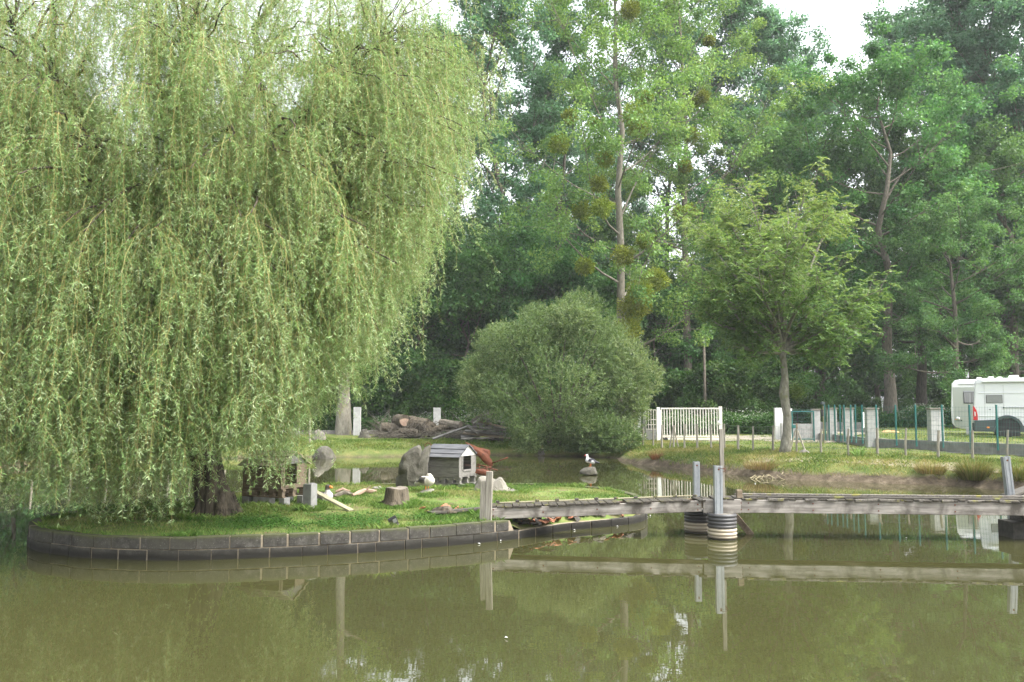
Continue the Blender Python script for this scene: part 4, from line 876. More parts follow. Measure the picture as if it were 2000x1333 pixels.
# feathers and specks of down floating
for k, (x, y) in enumerate(((1263, 1011), (1270, 1008), (1122, 1036), (1206, 1029), (172, 1083), (183, 1084), (978, 1057), (936, 1063), (1770, 1052), (988, 1247), (1475, 945))):
    p = P(x, y, 0.006); mb = MB(); mb.add([(-.03, 0, 0), (0, -.012, .008), (.035, 0, .014), (0, .012, .008), (0, 0, .022)], [(0, 1, 4), (1, 2, 4), (2, 3, 4), (3, 0, 4), (3, 2, 1, 0)]); ob = mb.build('feather', M['white_paint'], smooth=True); ob.location = p; ob.rotation_euler = (0, 0, k*1.3); tag(ob, 'tiny white feather floating on the pond', 'feather', 'feathers on the water')
# ---- stake fences
def stake_fence(label, posts, braces, mesh_from, wires, wirem='wire', cat='fence'):
    base = [G(x, yb) for x, yb, yt in posts]; o = base[0]
    t = thing('stake_fence', label, cat, o); tops = []
    rs = random.Random(len(posts))
    for (x, yb, yt), g in zip(posts, base):
        tp = at(x + rs.uniform(-1, 1), yt, g.y); h = tp.z - g.z; r = rs.uniform(0.036, 0.05)
        mb = MB(); mb.tube([(0, 0, -0.3), (0, 0, h*0.4), (tp.x - g.x, 0, h)], [r*1.05, r, r*0.9], 7, wob=0.1, rng=rs); ob = mb.build('post', M['stake'], t, smooth=False); ob.location = g - o; tops.append(tp)
    for a, b in braces:
        g = G(*a); q = at(b[0], b[1], g.y + 0.1); mb = MB(); mb.tube([(0, 0, -0.05), q - g], [0.035, 0.03], 6); ob = mb.build('brace', M['stake'], t); ob.location = g - o
    mb = MB()
    for f in wires:
        pts = [base[i].lerp(tops[i], f) - o + Vector((0, -0.04, 0)) for i in range(len(base))]
        path = []
        for i in range(len(pts) - 1): path += [pts[i], (pts[i] + pts[i+1])/2 - Vector((0, 0, 0.015))]
        mb.tube(path + [pts[-1]], 0.0032, 4)
    mb.build('wire', M[wirem], t)
    mb = MB(); n_w = 0
    for i in range(mesh_from, len(base) - 1):
        a0, a1, b0, b1 = base[i], base[i+1], tops[i], tops[i+1]; L = (a1 - a0).length; n = int(L / 0.11)
        for k in range(n):
            u = k / n; lo = a0.lerp(a1, u) - o; hi = b0.lerp(b1, u) - o; mb.tube([lo + Vector((0, -.04, 0.02)), hi + Vector((0, -.04, -0.02))], 0.0028, 3, caps=False)
    if mb.v: mb.build('wire_mesh', M[wirem], t)
    return t
stake_fence('wire fence of thin round wooden stakes along the top of the right bank',
    [(1207,866,843),(1217,868,845),(1225.5,867,845),(1239,870,832),(1256,872,835),(1276,874,834),(1293,876,830),(1316,877,831),(1337,877,829),(1362,877,828),(1389,877,829),(1415,878,828),(1442,881,831),(1471,882,833),(1510,882,831),(1556,884,838),(1604,887,838),(1657,890,838),(1714,891,836),(1769,893,837),(1833,897,841),(1900,900,841),(1968,903,840),(2046,907,841)],
    [((1307,878),(1315,833)), ((1326,876),(1316,836)), ((1543,878),(1554,840)), ((1573,881),(1558,842))], 13, (0.97, 0.6, 0.25))
stake_fence('thin grey stake and wire fence on the far left bank behind the willow',
    [(-30,884,812),(65,880,818),(140,878,820),(210,874,815),(275,872,814),(330,870,815),(372,868,812),(441,866,812),(502,866,810),(605,867,807)], [], 99, (0.95, 0.5))
stone([(1560, 888), (1566, 881), (1574, 879), (1580, 884), (1582, 889)], G(1571, 886).y, 0.5, 'pale flat stone at the foot of the fence brace right of the young tree', 'rock_pale', seed=21)
# ---- compound wall, pillars, green mesh fence
GW = catmull(WALL[2:], 0.5, closed=False)
mb = MB(); o = Vector((WALL[2][0], WALL[2][1], 0.5)); vs = []
for k, q in enumerate(GW):
    d = GW[min(k+1, len(GW)-1)] - GW[max(k-1, 0)]; d /= np.linalg.norm(d); nr = np.array([-d[1], d[0]]); nr = nr if nr[1] > 0 else -nr
    zt = 1.115 + 0.012*(k % 2)
    for s_, z in ((-0.08, 0.4), (-0.08, zt), (0.08, zt), (0.08, 0.4)): vs.append((q[0] + nr[0]*s_ - o.x, q[1] + nr[1]*s_ - o.y, z - o.z))
fs = []
for k in range(len(GW) - 1):
    a = 4*k; fs += [(a, a+4, a+5, a+1), (a+1, a+5, a+6, a+2), (a+2, a+6, a+7, a+3)]
mb.add(vs, fs + [(0, 1, 2, 3)]); ob = mb.build('garden_wall', M['concrete_wall'], smooth=False); ob.location = o; tag(ob, 'low grey concrete retaining wall under the green mesh fence', 'wall')
def pillar(px, yb, wpx, label, mat='concrete_white', ytop=797, cap=True, n=9, dy=0.0, name='concrete_pillar', grp=None):
    g = P(px, yb, 0.68); wd = wpx * g.y / FPX; H = at(px, ytop, g.y).z - 0.5; t = thing(name, label, 'pillar', (g.x, g.y + wd/2 + dy, 0.5), R(-8), grp); mb = MB(); h = (H - (0.07 if cap else 0)) / n; rs = random.Random(int(px))
    for k in range(n):
        mb.box((-wd/4 - 0.001, 0, h*(k + .5)), (wd/2 - 0.006, wd, h - 0.006)); mb.box((wd/4 + 0.001, rs.uniform(-.004, .004), h*(k + .5)), (wd/2 - 0.006, wd - 0.008, h - 0.006))
    mb.box((0, 0, (H - 0.1)/2), (wd - 0.02, wd - 0.02, H - 0.1)); mb.build('shaft', M[mat], t, bevel=0.004, segs=1)
    if cap: mb = MB(); mb.box((0, 0, H - 0.035), (wd*1.16, wd*1.16, 0.07)); mb.build('cap', M['rock_pale'], t, bevel=0.01, segs=1)
    return t
pillar(1835, 884, 24, 'nearest and widest block pillar of the green fence, left of the camper van')
pillar(1708, 877.5, 21, 'block pillar of the green fence just right of the white board')
pillar(1661, 870.5, 17.5, 'block pillar of the green fence second left of the white board')
pillar(1629, 867.5, 16, 'block pillar of the green fence behind the pole with the dark lamp', ytop=797)
pillar(1597, 864.5, 14.5, 'narrow far block pillar beside the green pedestrian gate', ytop=799)
pillar(1524, 862, 15, 'white painted pillar partly hidden by the young tree trunk', 'white_paint', ytop=797, cap=False)
def mesh_fence(label, posts, wallz=1.1, ytop=791, step=0.1):
    base = []
    for x, yb in posts: p = P(x, yb, wallz); base.append(p)
    o = base[0]; t = thing('mesh_fence', label, 'fence', o); tops = []
    for (x, yb), g in zip(posts, base):
        tp = at(x, ytop, g.y); h = tp.z - g.z; mb = MB(); mb.box((0, 0, h/2 - .05), (0.052, 0.052, h + .1)); ob = mb.build('post', M['teal'], t, bevel=0.004, segs=1); ob.location = g - o; tops.append(tp)
    for i in range(len(base) - 1):
        a0, a1, b0, b1 = base[i], base[i+1], tops[i], tops[i+1]; L = (a1 - a0).length
        if L > 5: continue
        mb = MB(); n = max(2, int(L/step)); off_ = Vector((0, -0.03, 0)) - o
        for k in range(n): u = k/n; mb.tube([a0.lerp(a1, u) + off_, b0.lerp(b1, u) + off_ - Vector((0, 0, .06))], 0.0028, 3, caps=False)
        for k in range(9): v = 0.02 + k*0.115; mb.tube([a0.lerp(b0, v) + off_, a1.lerp(b1, v) + off_], 0.003, 3, caps=False)
        mb.build('mesh_panel', M['wire_green'], t)
    return t
mesh_fence('dark green posts and fine green wire mesh on the low grey wall', [(1612,856),(1620,856.5),(1631.5,857),(1642,857.5),(1650,858),(1663,859.5),(1672,860.5),(1685,862),(1713,864),(1751,865.5),(1790,867),(1842,869.5),(1896,871.5),(1949,874),(2010,877)])
# pedestrian gate
g = G(1548, 863); gt = thing('garden_gate', 'green metal pedestrian gate with wire mesh between white post and block pillar', 'gate', g)
Wg = (1589 - 1547) * g.y / FPX; Hg = at(1548, 803, g.y).z - g.z; mb = MB()
for x in (0, Wg): mb.box((x, 0, Hg/2), (0.06, 0.06, Hg))
for z in (Hg - 0.03, 0.12): mb.box((Wg/2, 0, z), (Wg - 0.06, 0.05, 0.06))
mb.build('frame', M['teal'], gt, bevel=0.004, segs=1)
mb = MB()
for k in range(1, 12): mb.tube([(Wg*k/12, 0, 0.14), (Wg*k/12, 0, Hg - .05)], 0.003, 3)
for k in range(8): mb.tube([(0.03, 0, 0.2 + k*.19), (Wg - .03, 0, 0.2 + k*.19)], 0.003, 3)
mb.build('mesh', M['wire_green'], gt); mb = MB(); mb.box((0.04, -0.06, Hg*0.49), (0.2, 0.09, 0.16)); mb.build('lock_box', M['teal'], gt, bevel=0.01)
g2 = P(1547, 862, .7); mb = MB(); mb.box((0, 0, .9), (0.14, 0.14, 1.86)); ob = mb.build('gate_post', M['white_paint'], bevel=0.006); ob.location = (g2.x - 0.02, g2.y + 0.12, 0.5); tag(ob, 'white square post right behind the young tree trunk', 'post')
# block wall lines behind the pedestrian gate
def block_wall(label, a, b, h, mat):
    a = Vector(a); b = Vector(b); L = (b - a).length; d = (b - a).normalized(); mb = MB(); nrow = int(h/0.2); n = int(L/0.5) + 1
    for r_ in range(nrow):
        for k in range(n + 1):
            x0 = max(0, 0.5*k - (0.25 if r_ % 2 else 0)); x1 = min(L, 0.5*(k+1) - (0.25 if r_ % 2 else 0))
            if x1 - x0 > 0.05: mb.box(((x0+x1)/2, 0, 0.2*r_ + .1), (x1 - x0 - 0.01, 0.2, 0.19))
    mb.box((L/2, 0, nrow*0.1), (L - .02, 0.18, nrow*0.2 - .02))
    ob = mb.build('block_wall', M[mat], bevel=0.004, segs=1); ob.location = a; ob.rotation_euler = (0, 0, math.atan2(d.y, d.x)); return tag(ob, label, 'wall')
a, b = P(1549, 858, .8), P(1594, 858, .8); block_wall('grey block wall seen through the green pedestrian gate', (a.x, a.y + 1.0, 0.55), (b.x + .4, b.y + 1.2, 0.55), 1.2, 'concrete')
block_wall('grey block wall behind the row of fence pillars', at(1603, 850, 47)*1 - Vector((0, 0, .3)), at(1694, 852, 45) - Vector((0, 0, .3)), 1.2, 'concrete')
g = P(1524, 862, .68); block_wall('short grey wall end between white pillar and young tree', (g.x - 0.05, g.y - 0.3, .6), (g.x + .55, g.y - .28, .6), 1.0, 'concrete_white')
wb_ = thing('notice_board', 'plain white board on a post left of the second widest pillar', 'board', at(1691, 850, 39.5))
mb = MB(); o_ = at(1691, 850, 39.5); c = at(1690.5, 821, 39.5) - o_; mb.box(c, (0.29, 0.03, 0.71)); mb.build('panel', M['white_paint'], wb_, bevel=0.004); mb = MB(); c2 = at(1700, 826, 39.6) - o_; mb.box(c2 - Vector((0, 0, 0.1)), (0.12, 0.06, 1.15)); mb.build('post', M['white_paint'], wb_, bevel=0.004)
g = P(1611, 862, .9); lp = thing('lamp_pole', 'tan wooden pole with a dark floodlight on top behind the green fence', 'lamp pole', (g.x, g.y, .8)); ztop = at(1611, 794, g.y).z - .8
mb = MB(); mb.box((0, 0, ztop/2), (0.1, 0.1, ztop)); mb.build('pole', M['wood_yellow'], lp, bevel=0.01); mb = MB(); mb.box((-0.05, 0, ztop + .14), (0.16, 0.14, 0.12), Matrix.Rotation(.3, 3, 'Y')); mb.box((-0.02, 0, ztop + 0.04), (0.04, 0.04, 0.12)); mb.build('floodlight', M['cladding'], lp, bevel=0.01)
mb = MB(); mb.box((-0.1, -0.06, ztop - 0.3), (0.1, 0.05, 0.3)); mb.build('bracket', M['black_plastic'], lp, bevel=0.01)
p = P(1556, 832, 1.2); gm = G(1556, 884); mb = MB(); mb.box((0, 0, 0), (0.075, 0.05, 0.8)); ob = mb.build('gate_stop', M['wood_brown']); ob.location = at(1556, 828, 40); tag(ob, 'reddish brown board standing at the green pedestrian gate', 'board')
ob.location.z = 1.2; ob.scale = (1, 1, 1.2)
# ---- the sliding gate
g = G(1286, 862); Yg = g.y; sc_ = Yg / FPX
gt = thing('sliding_gate', 'wide cream barred metal gate standing across the gravel track', 'gate', g)
Wd = (1405 - 1290) * sc_; zt = at(1290, 797, Yg).z - g.z; zb = at(1290, 853, Yg).z - g.z; z2 = at(1290, 858, Yg).z - g.z; x0 = 0.14
mb = MB(); mb.box((x0 + Wd/2, 0, zt - 0.035), (Wd, 0.06, 0.075)); mb.box((x0 + Wd/2, 0, zb), (Wd, 0.05, 0.05)); mb.box((x0 + Wd/2, 0, z2), (Wd, 0.08, 0.09)); mb.box((x0 + Wd - 0.03, 0.001, (zt + z2)/2 + .02), (0.07, 0.07, zt - z2 + 0.1)); mb.box((x0 + 0.03, 0.001, (zt + z2)/2), (0.05, 0.05, zt - z2)); mb.build('frame', M['gate_paint'], gt, bevel=0.004, segs=1)
for k in range(20):
    x = x0 + 0.17 + (Wd - .32) * k / 19; mb = MB(); mb.box((x, 0.002, (zt + zb)/2 - .02), (0.045, 0.03, zt - zb - 0.07)); mb.build('bar', M['gate_paint'], gt)
for x in (0.2, 0.38): mb = MB(); mb.lathe([(0, -.03), (.09, -.03), (.09, .03), (0, .03)], 14); mb.v = [(a_, c_, b_) for a_, b_, c_ in mb.v]; ob = mb.build('roller', M['rubber'], gt); ob.location = (x, -0.05, .1)
gp2 = G(1406, 862); mb = MB(); zz = at(1406, 794, Yg).z - gp2.z; mb.box((0, 0, zz/2), (0.1, 0.1, zz)); 
pp_ = thing('gate_post', 'thin cream post with a round white knob at the right end of the barred gate', 'post', (x0 + g.x + Wd + 0.08, Yg + .12, g.z)); mb.build('shaft', M['gate_paint'], pp_, bevel=0.006); mb = MB(); mb.lathe([(0, -.13), (.08, -.1), (.115, 0), (.08, .1), (0, .13)], 14); ob = mb.build('knob', M['white_paint'], pp_, smooth=True); ob.location = (-0.1, -0.07, at(1404, 826, Yg).z - g.z)
mb = MB(); zz = at(1286, 796, Yg).z - g.z; mb.box((0, 0, zz/2), (0.155, 0.155, zz)); mb.box((0.13, 0.05, zz*0.47), (0.07, 0.07, zz*0.9)); ob = mb.build('gate_post', M['white_paint'], bevel=0.006); ob.location = g + Vector((0, -0.02, 0)); tag(ob, 'thick white square post at the left end of the barred gate', 'post')
# pedestrian section and pillars left of the gate, half behind the bush
for (px, wp_, lab, mt, yb) in ((1239, 17, 'pillar stained orange with lichen beside the round bush', 'concrete_stain', 859), (1249, 5.5, 'slim white pillar right of the lichen stained pillar', 'white_paint', 861), (1258, 4, 'slim pale post left of the small barred gate', 'concrete_white', 861), (1224, 8, 'pale pillar half hidden by the round bush', 'concrete_white', 858)):
    gg = G(px, yb); wd = wp_ * gg.y / FPX; H = at(px, 800, gg.y).z - gg.z + .1; mb = MB(); mb.box((0, 0, H/2), (wd, wd, H)); mb.box((0, 0, H + .02), (wd*1.12, wd*1.12, .05)); ob = mb.build('gate_pillar', M[mt], bevel=0.008); ob.location = gg - Vector((0, 0, .1)); tag(ob, lab, 'pillar')
gg = G(1262, 861); sg = thing('small_gate', 'small pale barred gate with a solid lower panel left of the wide gate', 'gate', gg); Wd = 20 * gg.y / FPX; H = at(1262, 799, gg.y).z - gg.z; mb = MB()
for k in range(5): mb.box((Wd*k/4, 0, H*0.62), (0.035, 0.035, H*0.7))
for z in (H - .05, H*.66, H*.5, H*.36): mb.box((Wd/2, 0.002, z), (Wd, .03, .035))
mb.build('bars', M['gate_paint'], sg); mb = MB(); mb.box((Wd/2, 0, H*.17), (Wd, .04, H*.33)); mb.build('panel', M['concrete'], sg, bevel=0.004)

# ---- camper van (side on, rear at the left) and motorhome behind it
def rounded(poly, r):      # chamfer the corners of a profile
    out = []; n = len(poly)
    for i in range(n):
        p0, p1, p2 = Vector(poly[i-1]).to_2d(), Vector(poly[i]).to_2d(), Vector(poly[(i+1) % n]).to_2d(); rr = r[i] if hasattr(r, '__len__') else r
        if rr <= 0: out.append(tuple(p1)); continue
        a = p1 + (p0 - p1).normalized()*rr; b = p1 + (p2 - p1).normalized()*rr
        for t_ in (0, .25, .5, .75, 1): out.append(tuple((1-t_)**2*a + 2*t_*(1-t_)*p1 + t_*t_*b))
    return out
vY = 38.0; rear = at(1903, 850, vY); wz = at(1967, 853.5, vY).z
van = thing('camper_van', 'white panel van camper parked side on with dark lower cladding', 'camper van', (rear.x, vY, wz), R(-27))
S = vY / FPX / 1.12
vx = lambda px: (px - 1903) * S
vz = lambda py: at(1950, py, vY).z - wz
top = vz(739.5); arch_c = (vx(1967), 0.34); arch_r = 0.47
low = [(0.02, vz(841))]
archpts = [(arch_c[0] + arch_r*math.cos(a), max(arch_c[1] + arch_r*math.sin(a), vz(841))) for a in np.linspace(math.pi + 0.25, -0.25, 16)]
prof = [(0.03, vz(842))] + archpts + [(4.5, vz(842)), (5.95, vz(842)), (6.0, 0.95), (5.75, 1.2), (5.0, 1.5), (4.55, top - 0.15), (4.3, top), (0.22, top), (0.12, top - 0.12), (0.02, 1.3), (0.0, 0.9)]
mb = MB(); mb.prism(prof, 0.0, 2.0); mb.build('body', M['van_white'], van, bevel=0.07, segs=3)
mb = MB(); mb.prism([(0.02, vz(841.5)), (0.02, vz(821.5))] + [(vx(1954), vz(820.5))] + [(arch_c[0] + .6*math.cos(a), arch_c[1] + .6*math.sin(a)) for a in np.linspace(2.3, 0.0, 12)] + [(arch_c[0] + .6, vz(842))] + [(arch_c[0] + .485*math.cos(a), max(arch_c[1] + .485*math.sin(a), vz(842))) for a in np.linspace(-.2, math.pi + .2, 16)], -0.035, 0.06); mb.build('cladding', M['cladding'], van, bevel=0.012)
def wheel(parent, x, y, z, r):
    mb = MB(); mb.lathe([(r*.55, -.11), (r*.9, -.115), (r, -.08), (r, .08), (r*.9, .115), (r*.55, .11)], 30); mb.v = [(a_, c_, b_) for a_, b_, c_ in mb.v]; wv = mb.build('wheel', M['rubber'], parent, smooth=True); wv.location = (x, y, z)
    mb = MB(); mb.lathe([(0, -.1), (r*.2, -.105), (r*.3, -.085), (r*.52, -.1), (r*.62, -.11), (r*.62, -.06), (0, -.06)], 30); mb.v = [(a_, c_, b_) for a_, b_, c_ in mb.v]; hb = mb.build('hubcap', M['alloy'], wv, smooth=False)
    mb = MB()
    for k in range(7): a = 2*math.pi*k/7; mb.box((r*.47*math.cos(a), -.103, r*.47*math.sin(a)), (.05, .012, .08), Matrix.Rotation(-a + R(90), 3, 'Y'))
    for k in range(7): a = 2*math.pi*(k+.5)/7; mb.box((r*.4*math.cos(a), -.1, r*.4*math.sin(a)), (.03, .012, .07), Matrix.Rotation(-a + R(90), 3, 'Y'))
    mb.build('hub_slots', M['rubber'], wv)
for x in (arch_c[0], 5.1): wheel(van, x, 0.13, 0.34, 0.345); wheel(van, x, 1.87, 0.34, 0.345)
mb = MB(); mb.box((arch_c[0], 0.25, .42), (0.92, .5, .75)); mb.build('wheel_well', M['rubber'], van)
def panel(name, mat, parent, x0, x1, z0, z1, y=-0.004, th=0.02, bev=0.01): mb = MB(); mb.box(((x0+x1)/2, y, (z0+z1)/2), (x1-x0, th, z1-z0)); return mb.build(name, M[mat], parent, bevel=bev)
w1 = panel('window', 'black_plastic', van, vx(1928), vx(1959.5), vz(788), vz(772), -0.006); panel('pane', 'glass_grey', w1, vx(1929), vx(1958.7), vz(787.4), vz(772.7), -0.016, 0.012)
mb = MB(); mb.prism([(vx(1902), vz(821)), (vx(1902.5), vz(793)), (vx(1906), vz(796)), (vx(1909.5), vz(803)), (vx(1911), vz(811)), (vx(1911), vz(821))], -0.022, 0.3); tl = mb.build('tail_light', M['red_lens'], van, bevel=0.012)
mb = MB(); mb.prism([(vx(1904.6), vz(814)), (vx(1904.6), vz(804)), (vx(1907.3), vz(805)), (vx(1907.3), vz(813))], -0.03, 0.0); mb.build('reversing_lens', M['clear_lens'], tl, bevel=0.006)
panel('marker_light', 'amber', van, vx(1927.5), vx(1932.5), vz(836.5), vz(833.5), -0.04)
panel('door_rail', 'seam', van, vx(1961), vx(2085), vz(797.4), vz(795.4), -0.012, 0.03); panel('rail_stop', 'black_plastic', van, vx(1959.6), vx(1962), vz(798), vz(795), -0.02, .03)
for y, nme in ((812.5, 'body_crease'), (768, 'upper_crease')): panel(nme, 'van_white', van, vx(1914), vx(2090), vz(y + 1.1), vz(y - .8), -0.008, .016, .006)
for x in (1925.5, 1961.5, 2014): panel('door_seam', 'seam', van, vx(x) - .006, vx(x) + .006, vz(819), vz(752), -.002, .012, .002)
panel('sill_seam', 'seam', van, vx(1990), vx(2085), vz(822.5), vz(822), -.002, .012, .002)
panel('roof_gutter', 'seam', van, vx(1911), vx(2085), vz(749.6), vz(749), -.006, .02, .003)
panel('fuel_flap', 'cladding', van, vx(1933), vx(1936.5), vz(801), vz(799.5), -0.006)
panel('step', 'black_plastic', van, vx(1996), vx(2030), vz(840), vz(831), -0.01)
mb = MB(); mb.prism([(vx(1921), vz(747.5)), (vx(1922), vz(744)), (vx(2060), vz(742.5)), (vx(2060), vz(748))], -0.09, .05); mb.build('awning_case', M['van_white'], van, bevel=0.02)
mb = MB()
for a, b, h in ((1912, 1922, .07), (1934, 1946, .09), (1952, 1962, .08), (1974, 1994, .14)): mb.box(((vx(a)+vx(b))/2, .9, top + h/2 - .01), (vx(b)-vx(a), .7, h), taper=.85)
mb.build('roof_vent', M['white_paint'], van, bevel=0.02)
panel('rear_step', 'black_plastic', van, -0.06, 0.12, vz(842), vz(826), .3, .5)

hY = 42.0; rr_ = at(1860, 840, hY); S2 = hY / FPX / 1.12; hz = TZ(23, 42); mh = thing('motorhome', 'grey green coachbuilt motorhome parked behind the white van', 'motorhome', (rr_.x, hY, hz), R(-28))
hx = lambda px: (px - 1860)*S2
hzz = lambda py: at(1900, py, hY).z - hz
prof = [(hx(1860), hzz(827)), (hx(1859), hzz(803)), (hx(1861.5), hzz(760)), (hx(1862), hzz(750)), (hx(1868), hzz(743.5)), (hx(1880), hzz(742)), (5.6, hzz(742)), (6.4, hzz(752)), (6.6, hzz(775)), (7.0, hzz(800)), (7.1, hzz(838)), (hx(1878), hzz(838)), (hx(1866), hzz(834))]
mb = MB(); mb.prism(prof, 0, 2.3); mb.build('body', M['white_paint'], mh, bevel=0.05)
mb = MB(); mb.prism([(hx(1863.5), hzz(826)), (hx(1863.5), hzz(757)), (6.0, hzz(757)), (6.3, hzz(790)), (6.3, hzz(835)), (hx(1877), hzz(835)), (hx(1868), hzz(832))], -0.012, 0.1); mb.build('side_panel', M['camper_grey'], mh, bevel=0.006)
w2 = panel('window', 'black_plastic', mh, hx(1884), hx(1906), hzz(788.5), hzz(764.5), -0.022); panel('curtain', 'curtain', w2, hx(1885.6), hx(1905), hzz(787), hzz(767.5), -0.034, .012, .002); panel('blind_box', 'seam', w2, hx(1884.5), hx(1905.5), hzz(767), hzz(764.6), -0.036, .02, .004)
mb = MB()
for a, b in (((1875, 803), (1901, 803)), ((1875, 832.5), (1901, 832.5)), ((1875, 803), (1875, 832.5))): mb.bar((hx(a[0]), -.016, hzz(a[1])), (hx(b[0]), -.016, hzz(b[1])), .015, .014)
mb.build('locker_seam', M['seam'], mh); panel('locker_catch', 'black_plastic', mh, hx(1877), hx(1880), hzz(822.5), hzz(820), -0.02)
panel('awning_rail', 'seam', mh, hx(1875), hx(1990), hzz(751.3), hzz(750.3), -0.02, .05, .004)
mb = MB(); mb.lathe([(0, -.07), (.06, -.06), (.085, 0), (.06, .06), (0, .07)], 12); ob = mb.build('side_lamp', M['white_paint'], mh, smooth=True); ob.location = (hx(1872), -.05, hzz(817.5)); panel('marker_light', 'amber', mh, hx(1866.5), hx(1870), hzz(820.5), hzz(818.8), -.03)
mb = MB(); mb.box((hx(1893.5), 0.1, .16), (.32, .3, .4)); ob = mb.build('support_block', M['concrete_white'], mh, bevel=.01)
for x in (2.0, 5.8): wheel(mh, x, .2, .34, .34); wheel(mh, x, 2.1, .34, .34)
mb = MB(); mb.box((3.4, 1.1, hzz(839)), (5.6, 1.9, .2)); mb.build('chassis', M['rubber'], mh)

# ---- sand heap, utility pole and wires
mb, o = outline_solid([(1718, 851), (1728, 843), (1738, 841), (1750, 844), (1764, 850)], 46.5, 1.6, seed=31, amp=.06); ob = mb.build('sand_heap', M['sand']); ob.location = o; tag(ob, 'low heap of orange sand on the lawn behind the green fence', 'sand heap')
mb = MB(); p0 = at(1377, 795, 56); H = at(1377, 660, 56).z - .7; up_ = thing('utility_pole', 'slim grey utility pole in front of the dark wood', 'utility pole', (p0.x, 56, .7)); mb.tube([(0, 0, 0), (0, 0, H)], [.11, .075], 10); mb.build('pole', M['bark'], up_, smooth=True)
mb = MB(); mb.box((0, -.1, H - .35), (.12, .1, .3)); mb.build('insulator_bracket', M['zinc'], up_)
for k, (z, lab) in enumerate(((H + .62, 'upper thin overhead cable along the edge of the dark wood'), (H + .3, 'lower thin overhead cable along the edge of the dark wood'))):
    mb = MB(); mb.tube([(u, -.05, -1.2*(1 - ((u - 15)/15)**2) if 0 <= u <= 30 else 0.02*(u - 30)) for u in np.linspace(-28, 30, 40)], .007, 4); ob = mb.build('overhead_cable', M['cable'], None); ob.location = (p0.x, 56, z); tag(ob, lab, 'cable')
mb = MB(); mb.box((0, 0, .3), (.06, .05, 1.0)); ob = mb.build('marker_stake', M['red_paint']); ob.location = G(624, 838) + Vector((0, 0, .2)); tag(ob, 'thin red stake left of the big pale tree trunk', 'stake')

# ---- far left bank: stones, concrete posts, low wall, logs and boards
for px, (yt, yb), wp_, lab, sd in ((623, (840, 861), 25, 'pale rounded rock on the far bank left of the big trunk', 41), (712, (839, 857), 24, 'grey rock on the far bank just right of the big trunk', 42), (806, (839, 857), 30, 'flat topped grey rock in front of the log heap', 43), (893, (836, 859), 44, 'large flat grey slab propped before the heap of boards', 44), (969, (846, 862), 26, 'small pointed grey rock at the right end of the heap of boards', 45), (1057, (876, 891), 14, 'pale rock at the waterline left of the round bush', 46), (837, (845, 853), 12, 'small pale stone between the log heap and the slab', 47)):
    Yr = G(px, yb - 1).y; stone(blob(px, yt, yb, wp_, sd), Yr, wp_*Yr/FPX*.8, lab, 'rock_pale' if sd in (41, 46, 47) else 'rock', 'rock', seed=sd, name='rock')
def post_far(px, yt, yb, wp_, lab, mat='concrete_white'):
    g = at(px, yb, 52.6); g.z = TZ(g.x, g.y); mb = MB(); H = at(px, yt, g.y).z - g.z; wd = wp_*g.y/FPX; mb.box((-wd/4, 0, H/2), (wd/2 - .01, wd*.7, H)); mb.box((wd/4, 0, H/2), (wd/2 - .01, wd*.7 - .04, H - .004)); mb.box((0, .02, H/2 - .01), (wd*.6, wd*.6, H)); ob = mb.build('concrete_post', M[mat], bevel=.01); ob.location = g - Vector((0, 0, .05)); tag(ob, lab, 'post')
post_far(697.5, 794, 842, 14, 'white concrete post right of the big pale trunk'); post_far(853.5, 795, 838, 14, 'white concrete post standing behind the log heap'); post_far(578, 795, 846, 14, 'pale concrete post left of the big trunk behind the willow strands')
g0, g1 = G(250, 846), G(745, 847); block_wall('low dark block wall along the back of the far left bank', (g0.x*53.4/g0.y, 53.4, .6), (g1.x*53.4/g1.y, 53.4, .6), .6, 'wood_grey')
# logs
def log(px, py, L, r, rotz, tilt, lab, Y=48.4, mat='bark_willow', endm='cut_fresh', sd=1):
    p = at(px, py, Y); t = thing('log', lab, 'log', p, rot=(0, tilt, rotz)); rs = random.Random(sd); mb = MB(); mb.tube([(-L/2, 0, 0), (-L/4, rs.uniform(-.03, .03), .02), (0, .02, 0), (L/4, 0, rs.uniform(-.03, .03)), (L/2, 0, 0)], [r*.97, r, r*1.03, r*.98, r], 16, wob=.07, rng=rs); mb.build('bark', M[mat], t, smooth=False)
    for s_ in (-1, 1): mb = MB(); mb.lathe([(0, 0.012), (r*.5, .006), (r*.88, .0)], 14); mb.v = [(s_*(L/2 + .004 + z), x, y) for x, y, z in mb.v]; mb.build('cut_face', M[endm], t)
log(783, 822, .9, .34, R(-55), 0, 'round log with a pinkish sawn end facing right on the log heap', sd=1)
log(812, 830, 1.3, .42, R(-12), R(8), 'thick dark log with furrowed bark in the middle of the log heap', sd=2, endm='cut_wood')
log(838, 838, .7, .33, R(40), R(-50), 'short dark log leaning at the right of the thick log', sd=3, endm='cut_wood')
log(766, 836, 1.2, .25, R(15), R(4), 'reddish brown log low at the left end of the log heap', sd=4, mat='bark_willow', endm='cut_wood')
log(797, 845, 1.0, .2, R(-8), R(2), 'thin dark log at the foot of the log heap behind the flat topped rock', Y=47.6, sd=5, endm='cut_wood')
log(868, 836, 1.6, .2, R(10), R(-14), 'grey log sloping up toward the heap of boards', sd=6, endm='cut_wood')
log(880, 829, 1.3, .22, R(-25), R(6), 'brown log lying behind the large flat slab', Y=48.4, sd=7, mat='bark', endm='cut_wood')
log(945, 818, 1.3, .3, R(30), R(-24), 'dark log on top of the heap of boards beside the bush', Y=47.5, sd=8, mat='bark', endm='cut_wood')
rs = random.Random(19)
